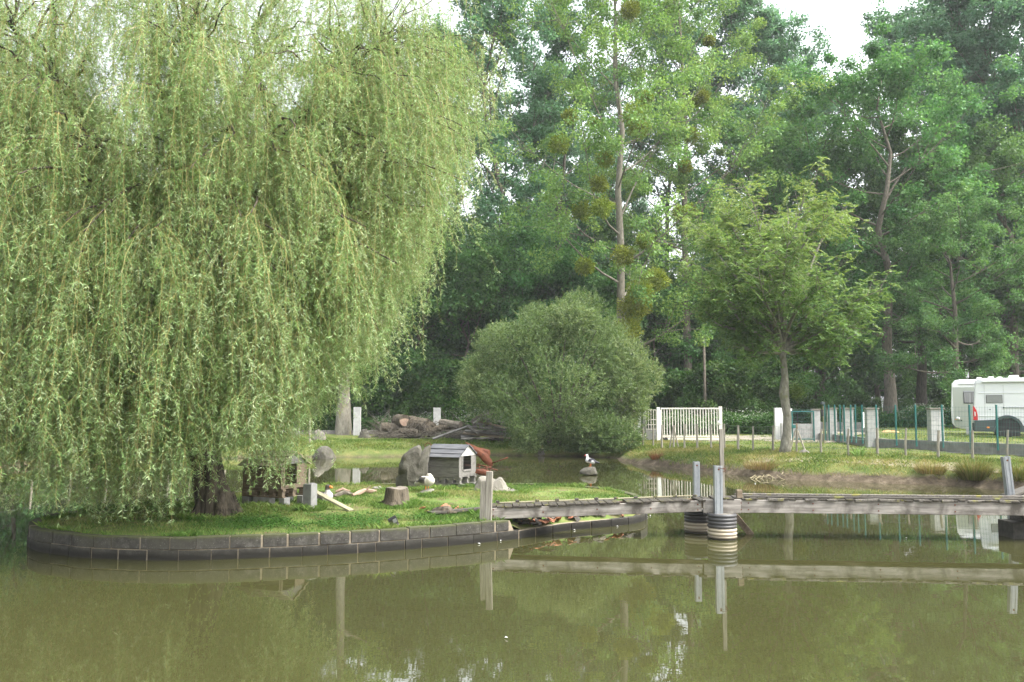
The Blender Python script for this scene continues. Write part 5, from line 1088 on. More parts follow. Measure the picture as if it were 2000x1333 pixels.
pl = [((845, 862), (918, 836), .16), ((900, 858), (1030, 848), .16), ((905, 850), (1012, 862), .2), ((915, 838), (1000, 846), .22), ((908, 846), (1025, 856), .14), ((912, 836), (935, 852), .2), ((925, 832), (1040, 852), .18), ((930, 826), (990, 842), .2), ((925, 832), (955, 812), .16), ((985, 858), (1003, 842), .14), ((945, 822), (1010, 836), .2), ((920, 846), (1022, 846), .12), ((900, 862), (965, 860), .2), ((955, 836), (1055, 858), .16), ((1000, 835), (1060, 826), .14)]
for k, (a, b, wd) in enumerate(pl):
    Y = 46.4 - .05*k + rs.uniform(-.3, .3); p, q = at(*a, Y), at(*b, Y + rs.uniform(-.8, .8)); p.z += .12; q.z += .12; mb = MB(); mb.bar(Vector(), q - p, wd*1.2, .06, up=(0, rs.uniform(-.6, -.1), 1)); ob = mb.build('plank', M[rs.choice(['wood_grey', 'wood_grey', 'wood_brown', 'wood_beam'])], bevel=.006, segs=1); ob.location = p; tag(ob, 'weathered plank in the jumbled heap of boards beside the round bush', 'plank', 'planks in the heap beside the bush')
mb = MB(); rs = random.Random(23)
for k in range(430):
    px = rs.choice([rs.uniform(735, 860), rs.uniform(740, 800), rs.uniform(860, 1060)]); yb = 856 - abs(px - 800)*.02; hgt = 30 if px < 860 else 34
    p = at(px, yb - rs.uniform(0, hgt)*rs.random(), 49.3 + rs.uniform(-0.8, 1.0)); d = Vector((rs.uniform(-1, 1), rs.uniform(-.6, .6), rs.uniform(-.3, .7))).normalized() * rs.uniform(.4, 1.5); mb.tube([p, p + d*.5 + Vector((0, 0, rs.uniform(-.08, .08))), p + d], [.022, .016, .006], 4)
for k in range(150):
    p = at(rs.choice([rs.uniform(738, 800), rs.uniform(800, 925)]), 855 - rs.uniform(0, 16)*rs.random(), 47.3 + rs.uniform(-.4, .5)); d = Vector((rs.uniform(-1, 1), rs.uniform(-.4, .4), rs.uniform(-.2, .5))).normalized() * rs.uniform(.4, 1.3); mb.tube([p, p + d*.5 + Vector((0, 0, rs.uniform(-.06, .06))), p + d], [.02, .014, .005], 4)
kind(mb.build('brushwood', M['bark'], None), 'stuff')
mb = MB(); rs = random.Random(29)
for k in range(26):
    p = at(rs.uniform(1455, 1572), 938 - rs.uniform(2, 14), 29.6 + rs.uniform(-.2, .5)); d = Vector((rs.uniform(-.5, .5), -.35, rs.uniform(-.35, .05))); r = rs.uniform(.008, .025)
    mb.tube([p, p + d*.35 + Vector((rs.uniform(-.08, .08), 0, rs.uniform(-.05, .08))), p + d*.7 + Vector((rs.uniform(-.1, .1), 0, 0)), p + d], [r, r*.9, r*.7, r*.3], 6)
ob = mb.build('tree_roots', M['twig']); tag(ob, 'bare washed out roots hanging from the bank below the young tree', 'roots')
# ================================================================== VEGETATION
def build_leaves(name, C, D, Nn, L, W, pal, rng, parent, mat='leaf', kf=None, var=0.25, fold=0.12):
    pal = np.array(pal); n = len(C)
    f = ((kf if kf is not None else rng.uniform(0, 1, n)) + rng.normal(0, 0.18, n)).clip(0, 0.999) * (len(pal) - 1)
    i0 = f.astype(int); fr_ = (f - i0)[:, None]; c = pal[i0]*(1 - fr_) + pal[np.minimum(i0+1, len(pal)-1)]*fr_
    c = (c * rng.uniform(1 - var, 1 + var, (n, 1))).clip(0, 1)
    return np_mesh(name, leaves(C, D, Nn, L, W, fold), 4, M[mat], parent, c)
def bez(a, b, c, n): 
    t = np.linspace(0, 1, n)[:, None]; return (1-t)**2*a + 2*t*(1-t)*b + t*t*c

PROF = {
 'poplar': lambda u: 0.55 + 0.45*np.sin(np.pi*min(1, u*1.15 + 0.12)) if u < 0.75 else max(0.22, 1.0 - 2.6*(u - 0.72)),
 'round': lambda u: 0.35 + 0.65*math.sin(math.pi*(0.12 + 0.8*u))**0.7,
 'oak': lambda u: (0.75 + 0.25*math.sin(math.pi*u)) if u < 0.6 else max(0.3, 1.0 - 1.5*(u - 0.6)),
 'low': lambda u: max(0.3, 1.0 - 0.75*u),
}
def make_tree(name, label, cat, seed, H, Rc, t0, prof, nl, el, nleaf, lL, lW, clr, pal, bark='bark', tr=0.2, group=None, nsub=6, wob=0.03, droop=0.15, ncl=None, twigs=True, leafmat_='leaf', zs=0.75, limb_r=0.4):
    rng = np.random.default_rng(seed); rs = random.Random(seed)
    root = thing(name, label, cat, (0, 0, 0), 0, group)
    n = 9; tp = np.array([[H*wob*rng.normal()*(k/n), H*wob*rng.normal()*(k/n), H*0.97*k/n] for k in range(n+1)])
    rad = [tr*(1.35 if k == 0 else 1)*(1 - 0.93*(k/n)) for k in range(n+1)]
    mb = MB(); mb.tube([(tp[0][0], tp[0][1], -0.4)] + list(tp), [rad[0]*1.15] + rad, 9)
    tat = lambda t: np.array([np.interp(t*n, np.arange(n+1), tp[:, k]) for k in range(3)])
    cl = []
    for i in range(nl):
        u = ((i + 0.5)/nl)**0.9; t = t0 + (0.96 - t0)*u; s = tat(t); az = i*2.39996 + rng.normal(0, 0.35)
        e = R(el[0] + (el[1] - el[0])*u + rng.normal(0, 8)); Ln = Rc*PROF[prof](u)*rng.uniform(0.72, 1.18)/max(math.cos(e), 0.35)
        hd = np.array([math.cos(az), math.sin(az), 0]); 
        end = s + hd*Ln*math.cos(e) + np.array([0, 0, Ln*math.sin(e)]); end[2] = min(end[2], H*.985)
        ctl = s + (end - s)*0.5 + np.array([0, 0, -droop*Ln]) + rng.normal(0, 0.06*Ln, 3)
        pth = bez(s, ctl, end, 6); r0 = max(0.025, limb_r*np.interp(t*n, np.arange(n+1), rad) + 0.01)
        mb.tube(pth, [r0*(1 - 0.85*k/5) for k in range(6)], 6, caps=False)
        for k in (2, 3, 4, 5): cl.append(pth[k])
        for j in range(nsub):
            v = rng.uniform(0.25, 1.0); q = pth[0] + 0; x = v*5; k0 = min(int(x), 4); q = pth[k0]*(1-(x-k0)) + pth[k0+1]*(x-k0)
            d2 = (end - s)/max(Ln, .1) + rng.normal(0, 0.75, 3); d2 /= np.linalg.norm(d2); l2 = Ln*rng.uniform(0.22, 0.42)
            e2 = q + d2*l2; e2[2] = min(max(e2[2], 0.3), H*1.0); p2 = bez(q, (q+e2)/2 + rng.normal(0, .08*l2, 3), e2, 4)
            if twigs: mb.tube(p2, [r0*.35, r0*.25, r0*.16, 0.01], 4, caps=False)
            cl += [p2[1]*.4 + p2[2]*.6, p2[3]]
            for q3 in range(2): cl.append(p2[3] + rng.normal(0, 0.12*l2 + .15, 3))
    mb.build('trunk', M[bark], root, smooth=True)
    cl = np.array(cl)
    if ncl and len(cl) > ncl: cl = cl[rng.choice(len(cl), ncl, replace=False)]
    w_ = rng.uniform(0.4, 1.6, len(cl)); idx = rng.choice(len(cl), nleaf, p=w_/w_.sum()); kc = rng.uniform(0.1, 0.9, len(cl))
    cr = clr*rng.uniform(0.6, 1.35, len(cl))
    off_ = rng.normal(size=(nleaf, 3)); off_ = off_/np.maximum(np.linalg.norm(off_, axis=1, keepdims=True), 1e-6) * (rng.uniform(0, 1, (nleaf, 1))**0.45)
    C = cl[idx] + off_*cr[idx][:, None]*np.array([1, 1, zs]); C[:, 2] = np.maximum(C[:, 2], 0.1)
    D = rng.normal(size=(nleaf, 3)) + off_*0.8; D[:, 2] -= 0.35
    Nn = off_*0.5 + np.array([0, 0, 0.9]) + rng.normal(0, 0.45, (nleaf, 3))
    build_leaves('crown', C, D, Nn, lL*rng.uniform(.65, 1.3, nleaf), lW*rng.uniform(.65, 1.3, nleaf), pal, rng, root, leafmat_, kc[idx])
    root['_c'] = 0; del root['_c']
    return root
def place(root, px, Y, rz=0.0, s=1.0, label=None, group=None, copy=True, dz=0.0, sz=None):
    o = copy_tree(root) if copy else root
    x = (px - 1000)/FPX*Y; o.location = (x, Y, TZ(x, Y) + dz); o.rotation_euler = (0, 0, rz); o.scale = (s, s, sz or s)
    if label: o['label'] = label
    if group: o['group'] = group
    elif 'group' in o and group == '': del o['group']
    return o

POPL = [(0.070, 0.166, 0.089), (0.103, 0.221, 0.124), (0.151, 0.288, 0.177)]
LIGHT = [(0.097, 0.195, 0.059), (0.166, 0.292, 0.085), (0.249, 0.358, 0.101)]
OAK = [(0.055, 0.149, 0.047), (0.090, 0.209, 0.065), (0.149, 0.278, 0.090)]
DARK = [(0.036, 0.103, 0.033), (0.066, 0.155, 0.050), (0.108, 0.215, 0.062)]

# tall hazy poplars behind
GP_ = 'tall hazy poplars of the back row'
popA = make_tree('poplar_tree', 'x', 'tree', 101, 40, 4.0, 0.2, 'poplar', 36, (48, 74), 38000, 0.25, 0.21, 0.78, POPL, 'bark', 0.33, nsub=6, ncl=470)
popB = make_tree('poplar_tree', 'x', 'tree', 102, 38, 4.6, 0.22, 'poplar', 32, (42, 70), 36000, 0.25, 0.21, 0.82, POPL, 'bark', 0.33, nsub=6, ncl=420)
pops = [(975, 70, popA, 1.05, 'hazy poplar right of the willow crown with its bare grey trunk showing'), (1095, 76, popB, 1.0, 'hazy poplar left behind the nearer mistletoe tree'),
        (1045, 88, popA, .95, 'faint hazy poplar far behind the left side of the nearer mistletoe tree'), (1185, 92, popB, 1.0, 'faint hazy poplar far behind the pale mistletoe covered trunk'), (1310, 82, popB, 1.05, 'hazy poplar between the two mistletoe trees'), (1425, 76, popA, .98, 'dense hazy poplar right of the second mistletoe tree'), (1492, 78, popB, .98, 'hazy poplar above the crown of the small roundish ash'),
        (1555, 80, popB, .95, 'leaning poplar left beside the thin poplar at the patch of sky'), (1600, 86, popA, .84, 'thin poplar left of the large open patch of sky'), (1795, 80, popA, .98, 'slender poplar on the right side of the open patch of sky'), (1900, 80, popB, 1.0, 'poplar right of the large open patch of sky'), (1876, 68, popA, .9, 'poplar with a bare dark trunk seen against the sky at right'), (1975, 66, popB, 1.02, 'poplar near the right edge of the photo'), (2040, 64, popA, 1.0, 'rightmost poplar, its crown cut by the photo edge'),
        (870, 78, popB, .95, 'hazy poplar just behind the right edge of the willow'), (560, 80, popA, .74, 'poplar seen through the middle of the willow crown'), (700, 66, popB, .70, 'poplar with mistletoe seen through gaps in the willow'), (180, 78, popB, .75, 'poplar hidden behind the left part of the willow'), (-40, 74, popA, .8, 'poplar behind the willow at the left photo edge')]
for i, (px, Y, pr, s, lab) in enumerate(pops):
    o = place(pr, px, Y, i*2.1, s, lab, None, copy=pr['label'] != 'x'); pr['label'] = pr['label'] if pr['label'] != 'x' else lab
    o['group'] = GP_

# nearer light green trees full of mistletoe
def mistletoe(root, spots, Yc, seed):
    rng = np.random.default_rng(seed)
    for (px, py, rp) in spots:
        Y = Yc + rng.uniform(-4.2, -1.5); c = np.array(at(px, py, Y)) - np.array(root.location); r = rp*Y/FPX; n = int(1300 + 1300*r*r)
        u = rnd_unit(rng, n); rr = rng.uniform(0, 1, (n, 1))**0.5*(1 + .22*np.sin(5*u[:, :1] + 3*px)*np.cos(4*u[:, 2:] + py)); C = c + u*rr*r*np.array([1, 1, .9]); D = u + rng.normal(0, .5, (n, 3)); Nn = rnd_unit(rng, n)
        build_leaves('mistletoe', C, D, Nn, rng.uniform(.12, .24, n), rng.uniform(.035, .06, n), [(0.11, 0.155, 0.015), (0.18, 0.23, 0.025), (0.27, 0.31, 0.045)], rng, root, 'mistletoe')
mt1 = make_tree('mistletoe_tree', 'tall light green tree with pale trunk and many mistletoe balls above the round bush', 'tree', 111, 36, 7.2, 0.12, 'poplar', 30, (30, 64), 66000, 0.16, 0.13, 0.75, LIGHT, 'bark_grey', 0.34, nsub=7, ncl=520, wob=0.011, limb_r=.28)
place(mt1, 1214, 55, 0.4, 1.0, copy=False); bpy.context.view_layer.update()
mt1.rotation_euler = (0, 0, 0)
mistletoe(mt1, [(1240, 222, 27), (1246, 248, 22), (1113, 228, 14), (1092, 282, 20), (1182, 310, 18), (1170, 360, 17), (1135, 412, 20), (1175, 405, 22), (1142, 520, 18), (1282, 545, 24), (1236, 600, 34), (1225, 645, 26), (1258, 470, 16), (1160, 240, 10), (1262, 190, 12), (1230, 20, 18), (1218, 500, 22), (1250, 570, 26)], 54.5, 5)
mt2 = make_tree('mistletoe_tree', 'light green tree with dark trunk and few mistletoe balls right of the pale trunk', 'tree', 112, 38, 6.0, 0.2, 'poplar', 28, (34, 66), 52000, 0.16, 0.13, 0.72, LIGHT, 'bark', 0.32, nsub=7, ncl=420, wob=0.008, limb_r=.25)
place(mt2, 1345, 61, 0.0, 1.0, copy=False); bpy.context.view_layer.update()
mistletoe(mt2, [(1350, 265, 16), (1338, 325, 13), (1328, 415, 14), (1347, 412, 14), (1385, 80, 10), (1357, 200, 10), (1372, 190, 13)], 60.5, 6)

# oaks and broad trees at right
oakA = make_tree('oak_tree', 'x', 'tree', 121, 25, 7.0, 0.2, 'oak', 26, (8, 62), 46000, 0.21, 0.16, 0.72, OAK, 'bark', 0.42, nsub=7, ncl=420)
oakB = make_tree('oak_tree', 'x', 'tree', 122, 21, 7.2, 0.16, 'oak', 24, (2, 60), 44000, 0.21, 0.16, 0.75, OAK, 'bark', 0.40, nsub=7, ncl=400)
oaks = [(1735, 59, oakA, 1.0, 'large green oak behind the row of fence pillars'), (1600, 66, oakB, 1.16, 'green oak behind the crown of the small ash'), (1868, 54, oakB, .66, 'lower round oak left above the motorhome'), (1985, 62, oakB, 1.0, 'dark oak behind the white van at the right edge'), (1800, 68, oakB, 1.05, 'oak filling the gap behind the large green oak'), (1480, 70, oakA, .78, 'smaller oak left behind the crown of the small ash')]
for i, (px, Y, pr, s, lab) in enumerate(oaks):
    o = place(pr, px, Y, 1.0 + i*1.7, s, lab, None, copy=pr['label'] != 'x'); pr['label'] = pr['label'] if pr['label'] != 'x' else lab
    o['group'] = 'broad green oaks at right'
# understorey trees along the wood edge
und = make_tree('understorey_tree', 'x', 'tree', 131, 12, 4.6, 0.08, 'round', 22, (5, 66), 30000, 0.20, 0.15, 0.8, DARK, 'bark', 0.16, nsub=6, ncl=330)
und2 = make_tree('understorey_tree', 'x', 'tree', 132, 10, 4.4, 0.05, 'round', 20, (0, 64), 26000, 0.20, 0.15, 0.8, OAK, 'bark', 0.14, nsub=6, ncl=300)
ul = [(735, 62, und, 1.05, 'dark leafy tree right of the big pale trunk'), (812, 60, und, 1.15, 'leafy tree above the log heap'), (905, 62, und2, 1.2, 'leafy tree left above the round bush'), (985, 66, und, 1.2, 'understorey tree under the bare grey poplar trunk'), (1060, 64, und2, 1.2, 'understorey tree behind the top of the round bush'), (1150, 66, und, 1.0, 'understorey tree behind the mistletoe covered trunk'), (1275, 63, und2, 1.05, 'leafy tree above the white gate post'), (1350, 66, und, .95, 'dark leafy tree left of the utility pole'), (1420, 64, und2, 1.0, 'dark leafy tree right of the utility pole'), (1500, 66, und, 1.0, 'dark tree left behind the small ash trunk'), (1575, 64, und2, .95, 'dark tree above the green pedestrian gate'), (2030, 62, und2, 1.1, 'dark tree above the white van'),
      (650, 64, und2, 1.1, 'tree behind the big pale trunk'), (540, 62, und, 1.1, 'tree behind the brown duck house and willow strands'), (420, 64, und2, 1.15, 'tree behind the willow trunk'), (300, 62, und, 1.1, 'tree on the far bank behind the hanging willow strands'), (180, 60, und2, 1.2, 'second tree from the left behind the willow'), (40, 58, und, 1.2, 'leftmost tree behind the willow')]
for i, (px, Y, pr, s, lab) in enumerate(ul):
    o = place(pr, px, Y, i*1.3, s, lab, None, copy=pr['label'] != 'x', dz=-0.2); pr['label'] = pr['label'] if pr['label'] != 'x' else lab
    o['group'] = 'understorey trees along the wood edge'
# trees deep in the wood, hardly told apart
deep = make_tree('forest_tree', 'dark forest tree standing deep in the wood behind the front row', 'tree', 141, 20, 6.5, 0.12, 'oak', 20, (5, 60), 16000, 0.42, 0.32, 1.2, DARK, 'bark', 0.3, nsub=4, ncl=260, group='trees deep in the wood', twigs=False)
rs = random.Random(3); first = True
for Y, n, s0 in ((84, 15, .95), (98, 15, 1.0), (112, 15, 1.05)):
    for k in range(n):
        px = -60 + 2120*(k + .5 + rs.uniform(-.3, .3))/n; s = s0*rs.uniform(.8, 1.08)*(0.86 if 1200 < px < 1480 else 1)
        place(deep, px, Y + rs.uniform(-4, 4), rs.uniform(0, 6), s, copy=not first); first = False
# shrubs at the foot of the wood
shr = make_tree('shrub', 'x', 'shrub', 151, 3.6, 2.6, 0.02, 'low', 18, (5, 75), 15000, 0.16, 0.12, 0.55, [(0.03, 0.085, 0.018), (0.055, 0.125, 0.028), (0.10, 0.17, 0.04)], 'bark', 0.06, nsub=5, ncl=240)
GS = 'leafy shrubs along the foot of the wood'; rs = random.Random(9); first = True
for k in range(30):
    px = -40 + 2100*k/29 + rs.uniform(-15, 15); Y = rs.uniform(57, 63)
    o = place(shr, px, Y, rs.uniform(0, 6), rs.uniform(.75, 1.25)*(.5 if px > 1620 else 1), 'leafy green shrub in the row along the foot of the wood', GS, copy=not first, dz=-.1); first = False

# big pale trunk beside the left bank, crown high behind the willow
big = make_tree('plane_tree', 'tree with a thick pale lichen covered trunk behind the far left bank', 'tree', 161, 24, 5.5, 0.42, 'oak', 18, (20, 60), 14000, 0.22, 0.17, 0.9, LIGHT, 'bark_pale', 0.40, nsub=5, ncl=220, wob=0.006)
g = G(672, 849); place(big, 672, g.y, 1.0, 1.0, copy=False)

# the small ash on the right bank
g = G(1533, 886)
ash_t = thing('ash_tree', 'small ash tree with a bent mossy trunk on the right bank behind the wire fence', 'tree', g)
rng = np.random.default_rng(171); mb = MB(); s51 = g.y/FPX
w3 = lambda px, py, dy=0.0: np.array(at(px, py, g.y + dy) - g)
tr_pts = [w3(1533, 892), w3(1534, 870), w3(1537, 845), w3(1538, 815), w3(1534, 790), w3(1531, 768), w3(1533, 735), w3(1530, 705), w3(1528, 690)]
mb.tube(tr_pts, [.27, .19, .165, .155, .165, .195, .13, .125, .125], 12)
cl = []
limbs = [((1527, 640), (1500, 560), (1478, 470), 0), ((1521, 625), (1480, 590), (1455, 540), .5), ((1528, 640), (1522, 560), (1505, 440), -.4), ((1520, 640), (1535, 520), (1560, 400), .6), ((1540, 660), (1590, 600), (1640, 520), -.5), ((1540, 665), (1600, 650), (1700, 590), .2), ((1538, 680), (1590, 655), (1670, 635), -.8), ((1520, 690), (1480, 665), (1440, 630), .4), ((1522, 680), (1460, 640), (1400, 560), -.6), ((1530, 600), (1560, 500), (1620, 420), -1.0), ((1524, 600), (1450, 480), (1420, 420), .9), ((1525, 620), (1500, 520), (1470, 390), -1.2), ((1530, 640), (1545, 560), (1590, 380), 1.5), ((1530, 650), (1430, 560), (1365, 520), 1.2), ((1530, 650), (1560, 600), (1610, 560), -2.2), ((1528, 650), (1500, 600), (1480, 520), -2.2), ((1530, 640), (1530, 560), (1540, 470), -1.8), ((1530, 640), (1540, 560), (1540, 420), 2.2), ((1530, 660), (1420, 640), (1385, 600), 0.0), ((1526, 640), (1440, 520), (1400, 470), -1.0), ((1520, 690), (1490, 690), (1450, 680), -.5), ((1515, 680), (1460, 660), (1400, 620), .8), ((1545, 690), (1580, 690), (1640, 670), .6), ((1545, 680), (1600, 680), (1660, 660), -1.0), ((1530, 660), (1440, 600), (1350, 545), -.8), ((1530, 650), (1420, 520), (1360, 450), .6), ((1540, 640), (1640, 600), (1725, 565), -.3), ((1535, 640), (1600, 480), (1650, 440), .8), ((1530, 640), (1500, 480), (1450, 360), .2), ((1532, 640), (1550, 470), (1590, 350), -.6)]
for (a, b, c_, dy) in limbs:
    p0 = w3(1528, 690); p1 = w3(*a) if True else p0; q1 = w3(*b, dy*.9); q2 = w3(*c_, dy*1.7)
    pth = np.concatenate([bez(p0, p1, q1, 5), bez(q1, q1 + (q1 - p1)*.35, q2, 5)[1:]]); n_ = len(pth)
    mb.tube(pth, [max(.016, .085*(1 - k/(n_ - .5))) for k in range(n_)], 7, caps=False)
    for j in range(15):
        k = rng.uniform(2.5, n_ - 1); k0 = min(int(k), n_ - 2); q = pth[k0]*(1 - k + k0) + pth[k0+1]*(k - k0)
        d = (pth[min(k0+1, n_-1)] - pth[k0]); d /= np.linalg.norm(d); d = d*.6 + rng.normal(0, .55, 3) + np.array([0, 0, .45]); d /= np.linalg.norm(d); l2 = rng.uniform(.5, 1.25); e = q + d*l2
        p2 = bez(q, (q + e)/2 - np.array([0, 0, .1]), e, 4); mb.tube(p2, [.016, .013, .009, .005], 4, caps=False); cl += [p2[2], p2[3], (p2[1] + p2[2])/2]
mb.build('trunk', M['bark_ash'], ash_t, smooth=True)
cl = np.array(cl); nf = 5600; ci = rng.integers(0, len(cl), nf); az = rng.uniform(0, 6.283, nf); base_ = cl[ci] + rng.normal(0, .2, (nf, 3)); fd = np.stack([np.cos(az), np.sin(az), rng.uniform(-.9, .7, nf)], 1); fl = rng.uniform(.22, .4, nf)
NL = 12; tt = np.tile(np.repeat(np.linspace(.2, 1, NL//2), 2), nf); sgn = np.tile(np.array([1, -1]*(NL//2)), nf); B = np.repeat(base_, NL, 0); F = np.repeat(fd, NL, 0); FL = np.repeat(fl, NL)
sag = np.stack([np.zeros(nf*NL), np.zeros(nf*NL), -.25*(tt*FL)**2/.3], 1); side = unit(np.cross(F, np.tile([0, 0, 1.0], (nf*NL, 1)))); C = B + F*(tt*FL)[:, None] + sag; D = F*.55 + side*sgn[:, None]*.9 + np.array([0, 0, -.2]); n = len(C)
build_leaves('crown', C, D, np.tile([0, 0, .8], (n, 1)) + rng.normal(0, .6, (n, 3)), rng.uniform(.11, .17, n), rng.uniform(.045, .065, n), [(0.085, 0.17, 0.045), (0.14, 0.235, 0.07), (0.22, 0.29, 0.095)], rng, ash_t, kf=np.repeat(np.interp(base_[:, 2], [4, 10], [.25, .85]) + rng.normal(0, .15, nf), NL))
C = []; 
n = 900; C = w3(1556, 765) + rng.normal(0, .16, (n, 3))*np.array([1, .6, 1]); D = rng.normal(size=(n, 3)); 
build_leaves('side_shoot', C, D, np.tile([0, 0, 1.0], (n, 1)) + rng.normal(0, .4, (n, 3)), rng.uniform(.06, .1, n), rng.uniform(.025, .04, n), [(0.10, 0.16, 0.03), (0.16, 0.22, 0.06)], rng, ash_t)

# the round bush on the waterline
g = P(1100, 888, 0.2); Yb = 44.5; cx = (1088 - 1000)/FPX*Yb
bush = thing('round_bush', 'big round grey green bush overhanging the far waterline', 'bush', (cx, Yb, 0.25)); rng = np.random.default_rng(181)
lob = []
for k in range(95):
    u = rnd_unit(rng, 1)[0]; c = u*np.array([5.0, 4.1, 4.1])*rng.uniform(.66, .86) + np.array([0, 0, 3.5]); zz_ = max(0, (c[2] - 3.5)/4.1); c[0] *= 1.06 - .34*zz_; c[1] *= 1 - .3*zz_; c += rng.normal(0, .16, 3)
    if c[2] > .45 and not (c[2] < 2.3 and c[0] < -1.7): lob.append((c, rng.uniform(.75, 1.35)))
for k in range(16): lob.append((np.array([rng.uniform(-1.6, 3.4), rng.uniform(-3.3, -1.8), rng.uniform(.3, 1.4)]), rng.uniform(.6, 1.0)))
nt_ = 17000; ci = rng.integers(0, len(lob), nt_); LC = np.array([l[0] for l in lob])[ci]; LR = np.array([l[1] for l in lob])[ci]; u = rnd_unit(rng, nt_); outw = unit(LC - np.array([0, 0, 3.2])); u = unit(u + outw*.55)
T0 = LC + u*(LR*rng.uniform(.55, 1.0, nt_))[:, None]; td = unit(u + np.array([0, 0, .55]) + rng.normal(0, .35, (nt_, 3))); tl = rng.uniform(.18, .42, nt_)*np.where(rng.uniform(0, 1, nt_) < .07, 2.0, 1); K = 9
tt = np.tile(np.linspace(.1, 1, K), nt_); B = np.repeat(T0, K, 0); TD = np.repeat(td, K, 0); C = B + TD*(tt*np.repeat(tl, K))[:, None]; n = len(C); D = TD*.7 + rng.normal(0, .65, (n, 3))
k_ = C[:, 2] > .05
build_leaves('foliage', C[k_], D[k_], (rng.normal(0, .5, (n, 3)) + np.array([0, 0, .8]))[k_], rng.uniform(.09, .16, n)[k_], rng.uniform(.04, .065, n)[k_], [(0.095, 0.165, 0.06), (0.155, 0.235, 0.095), (0.24, 0.31, 0.15)], rng, bush, kf=np.repeat(rng.uniform(0, .8, len(lob))[ci] + rng.normal(0, .12, nt_), K)[k_])
mb = MB()
for k in range(14):
    a = rng.uniform(0, 6.28); q = np.array([math.cos(a)*3.0, math.sin(a)*2.6, rng.uniform(3, 6)]); mb.tube(bez(np.array([.3*math.cos(a), .3*math.sin(a), 0]), q*np.array([.3, .3, .6]), q, 6), [.09, .07, .055, .04, .03, .015], 6, caps=False)
mb.build('stem', M['bark'], bush)

# reeds, yucca-like plant, nettles and umbels
def clump(name, label, g, h, r, n, pal, seed, wd=.014):
    rng = np.random.default_rng(seed); az = rng.uniform(0, 6.283, n); q = rng.uniform(0, 1, n)**.5*r*.45; b0 = np.stack([np.cos(az)*q, np.sin(az)*q, np.full(n, -.05)], 1); L = h*rng.uniform(.6, 1.1, n); ln = rng.uniform(.1, .85, n)
    d = np.stack([np.cos(az)*ln, np.sin(az)*ln, np.ones(n)], 1); d = unit(d); m_ = b0 + d*(L*.55)[:, None]; t_ = m_ + (unit(d + np.stack([np.cos(az)*ln, np.sin(az)*ln, -ln*.9], 1)))*(L*.45)[:, None]
    s_ = rnd_unit(rng, n)*wd*.5; s_[:, 2] = 0
    V = np.concatenate([np.stack([b0 - s_, b0 + s_, m_ + s_*.8, m_ - s_*.8], 1), np.stack([m_ - s_*.8, m_ + s_*.8, t_ + s_*.1, t_ - s_*.1], 1)])
    pal = np.array(pal); c = pal[rng.integers(0, len(pal), n)]*rng.uniform(.7, 1.3, (n, 1)); o = np_mesh(name, V, 4, M['grass'], None, np.concatenate([c, c]).clip(0, 1)); o.location = g; return tag(o, label, 'plant')
RP = [(0.12, 0.13, 0.035), (0.17, 0.18, 0.05), (0.22, 0.16, 0.07), (0.09, 0.13, 0.03)]
clump('rush_clump', 'large rush clump at the waterline left of the leaning steel post', G(1906, 935) + Vector((0, .1, 0)), .75, .8, 1500, RP, 1)
clump('rush_clump', 'brownish grass tussock overhanging the bank left of the young tree roots', G(1490, 914), .38, 1.3, 1100, [(0.26, 0.17, 0.09), (0.22, 0.21, 0.07), (0.3, 0.26, 0.12)], 2)
clump('rush_clump', 'small rush clump at the waterline at the right photo edge', G(1990, 935), .6, .8, 900, RP, 3)
clump('rush_clump', 'reddish dry weed tuft on the bank below the sliding gate', G(1283, 896), .35, .5, 350, [(0.3, 0.13, 0.06), (0.25, 0.16, 0.07)], 4)
clump('rush_clump', 'dry brown tussock on the bank below the widest block pillar', G(1818, 925), .4, .9, 900, [(0.22, 0.15, 0.07), (0.18, 0.17, 0.06)], 6)
clump('spiky_plant', 'small bright spiky plant before the stake fence right of the young tree', G(1677, 893), .55, .25, 60, [(0.16, 0.25, 0.07), (0.2, 0.3, 0.08)], 5, .05)
rng = np.random.default_rng(191)
def herb(n, zones, h, pal, seed, name, lL, lW, mat='leaf', zt=0.0):
    C = []
    for (p0, p1, y0, y1, k) in zones:
        m_ = int(n*k); px = rng.uniform(p0, p1, m_); Y = rng.uniform(y0, y1, m_); x = (px - 1000)/FPX*Y; hh = h*(.75 + .35*fbm(x, Y, .9, seed)); z = terrain(x, Y) + hh*(rng.uniform(0, 1, m_)**.8 if zt == 0 else rng.uniform(zt, 1.08, m_)); C.append(np.stack([x, Y, z], 1))
    C = np.concatenate(C); m_ = len(C); D = rng.normal(size=(m_, 3)); 
    return kind(build_leaves(name, C, D, rng.normal(0, .35, (m_, 3)) + np.array([0, 0, 1.0]), lL*rng.uniform(.6, 1.3, m_), lW*rng.uniform(.6, 1.3, m_), pal, rng, None, mat), 'stuff')
Z = [(700, 1080, 54.5, 58, .4), (1280, 1540, 53, 57, .25), (1590, 2060, 55, 60, .5), (-50, 700, 56, 60, .5)]
herb(90000, Z, 1.35, [(0.03, 0.085, 0.018), (0.055, 0.13, 0.03), (0.09, 0.17, 0.045)], 3.0, 'undergrowth', .2, .12)
herb(7000, [(730, 1060, 54.4, 57.5, .6), (1290, 1500, 53, 56, .2), (1740, 1880, 55, 58, .2)], 1.5, [(0.36, 0.4, 0.33), (0.5, 0.53, 0.46)], 3.0, 'cow_parsley', .065, .065, 'flower', .62)

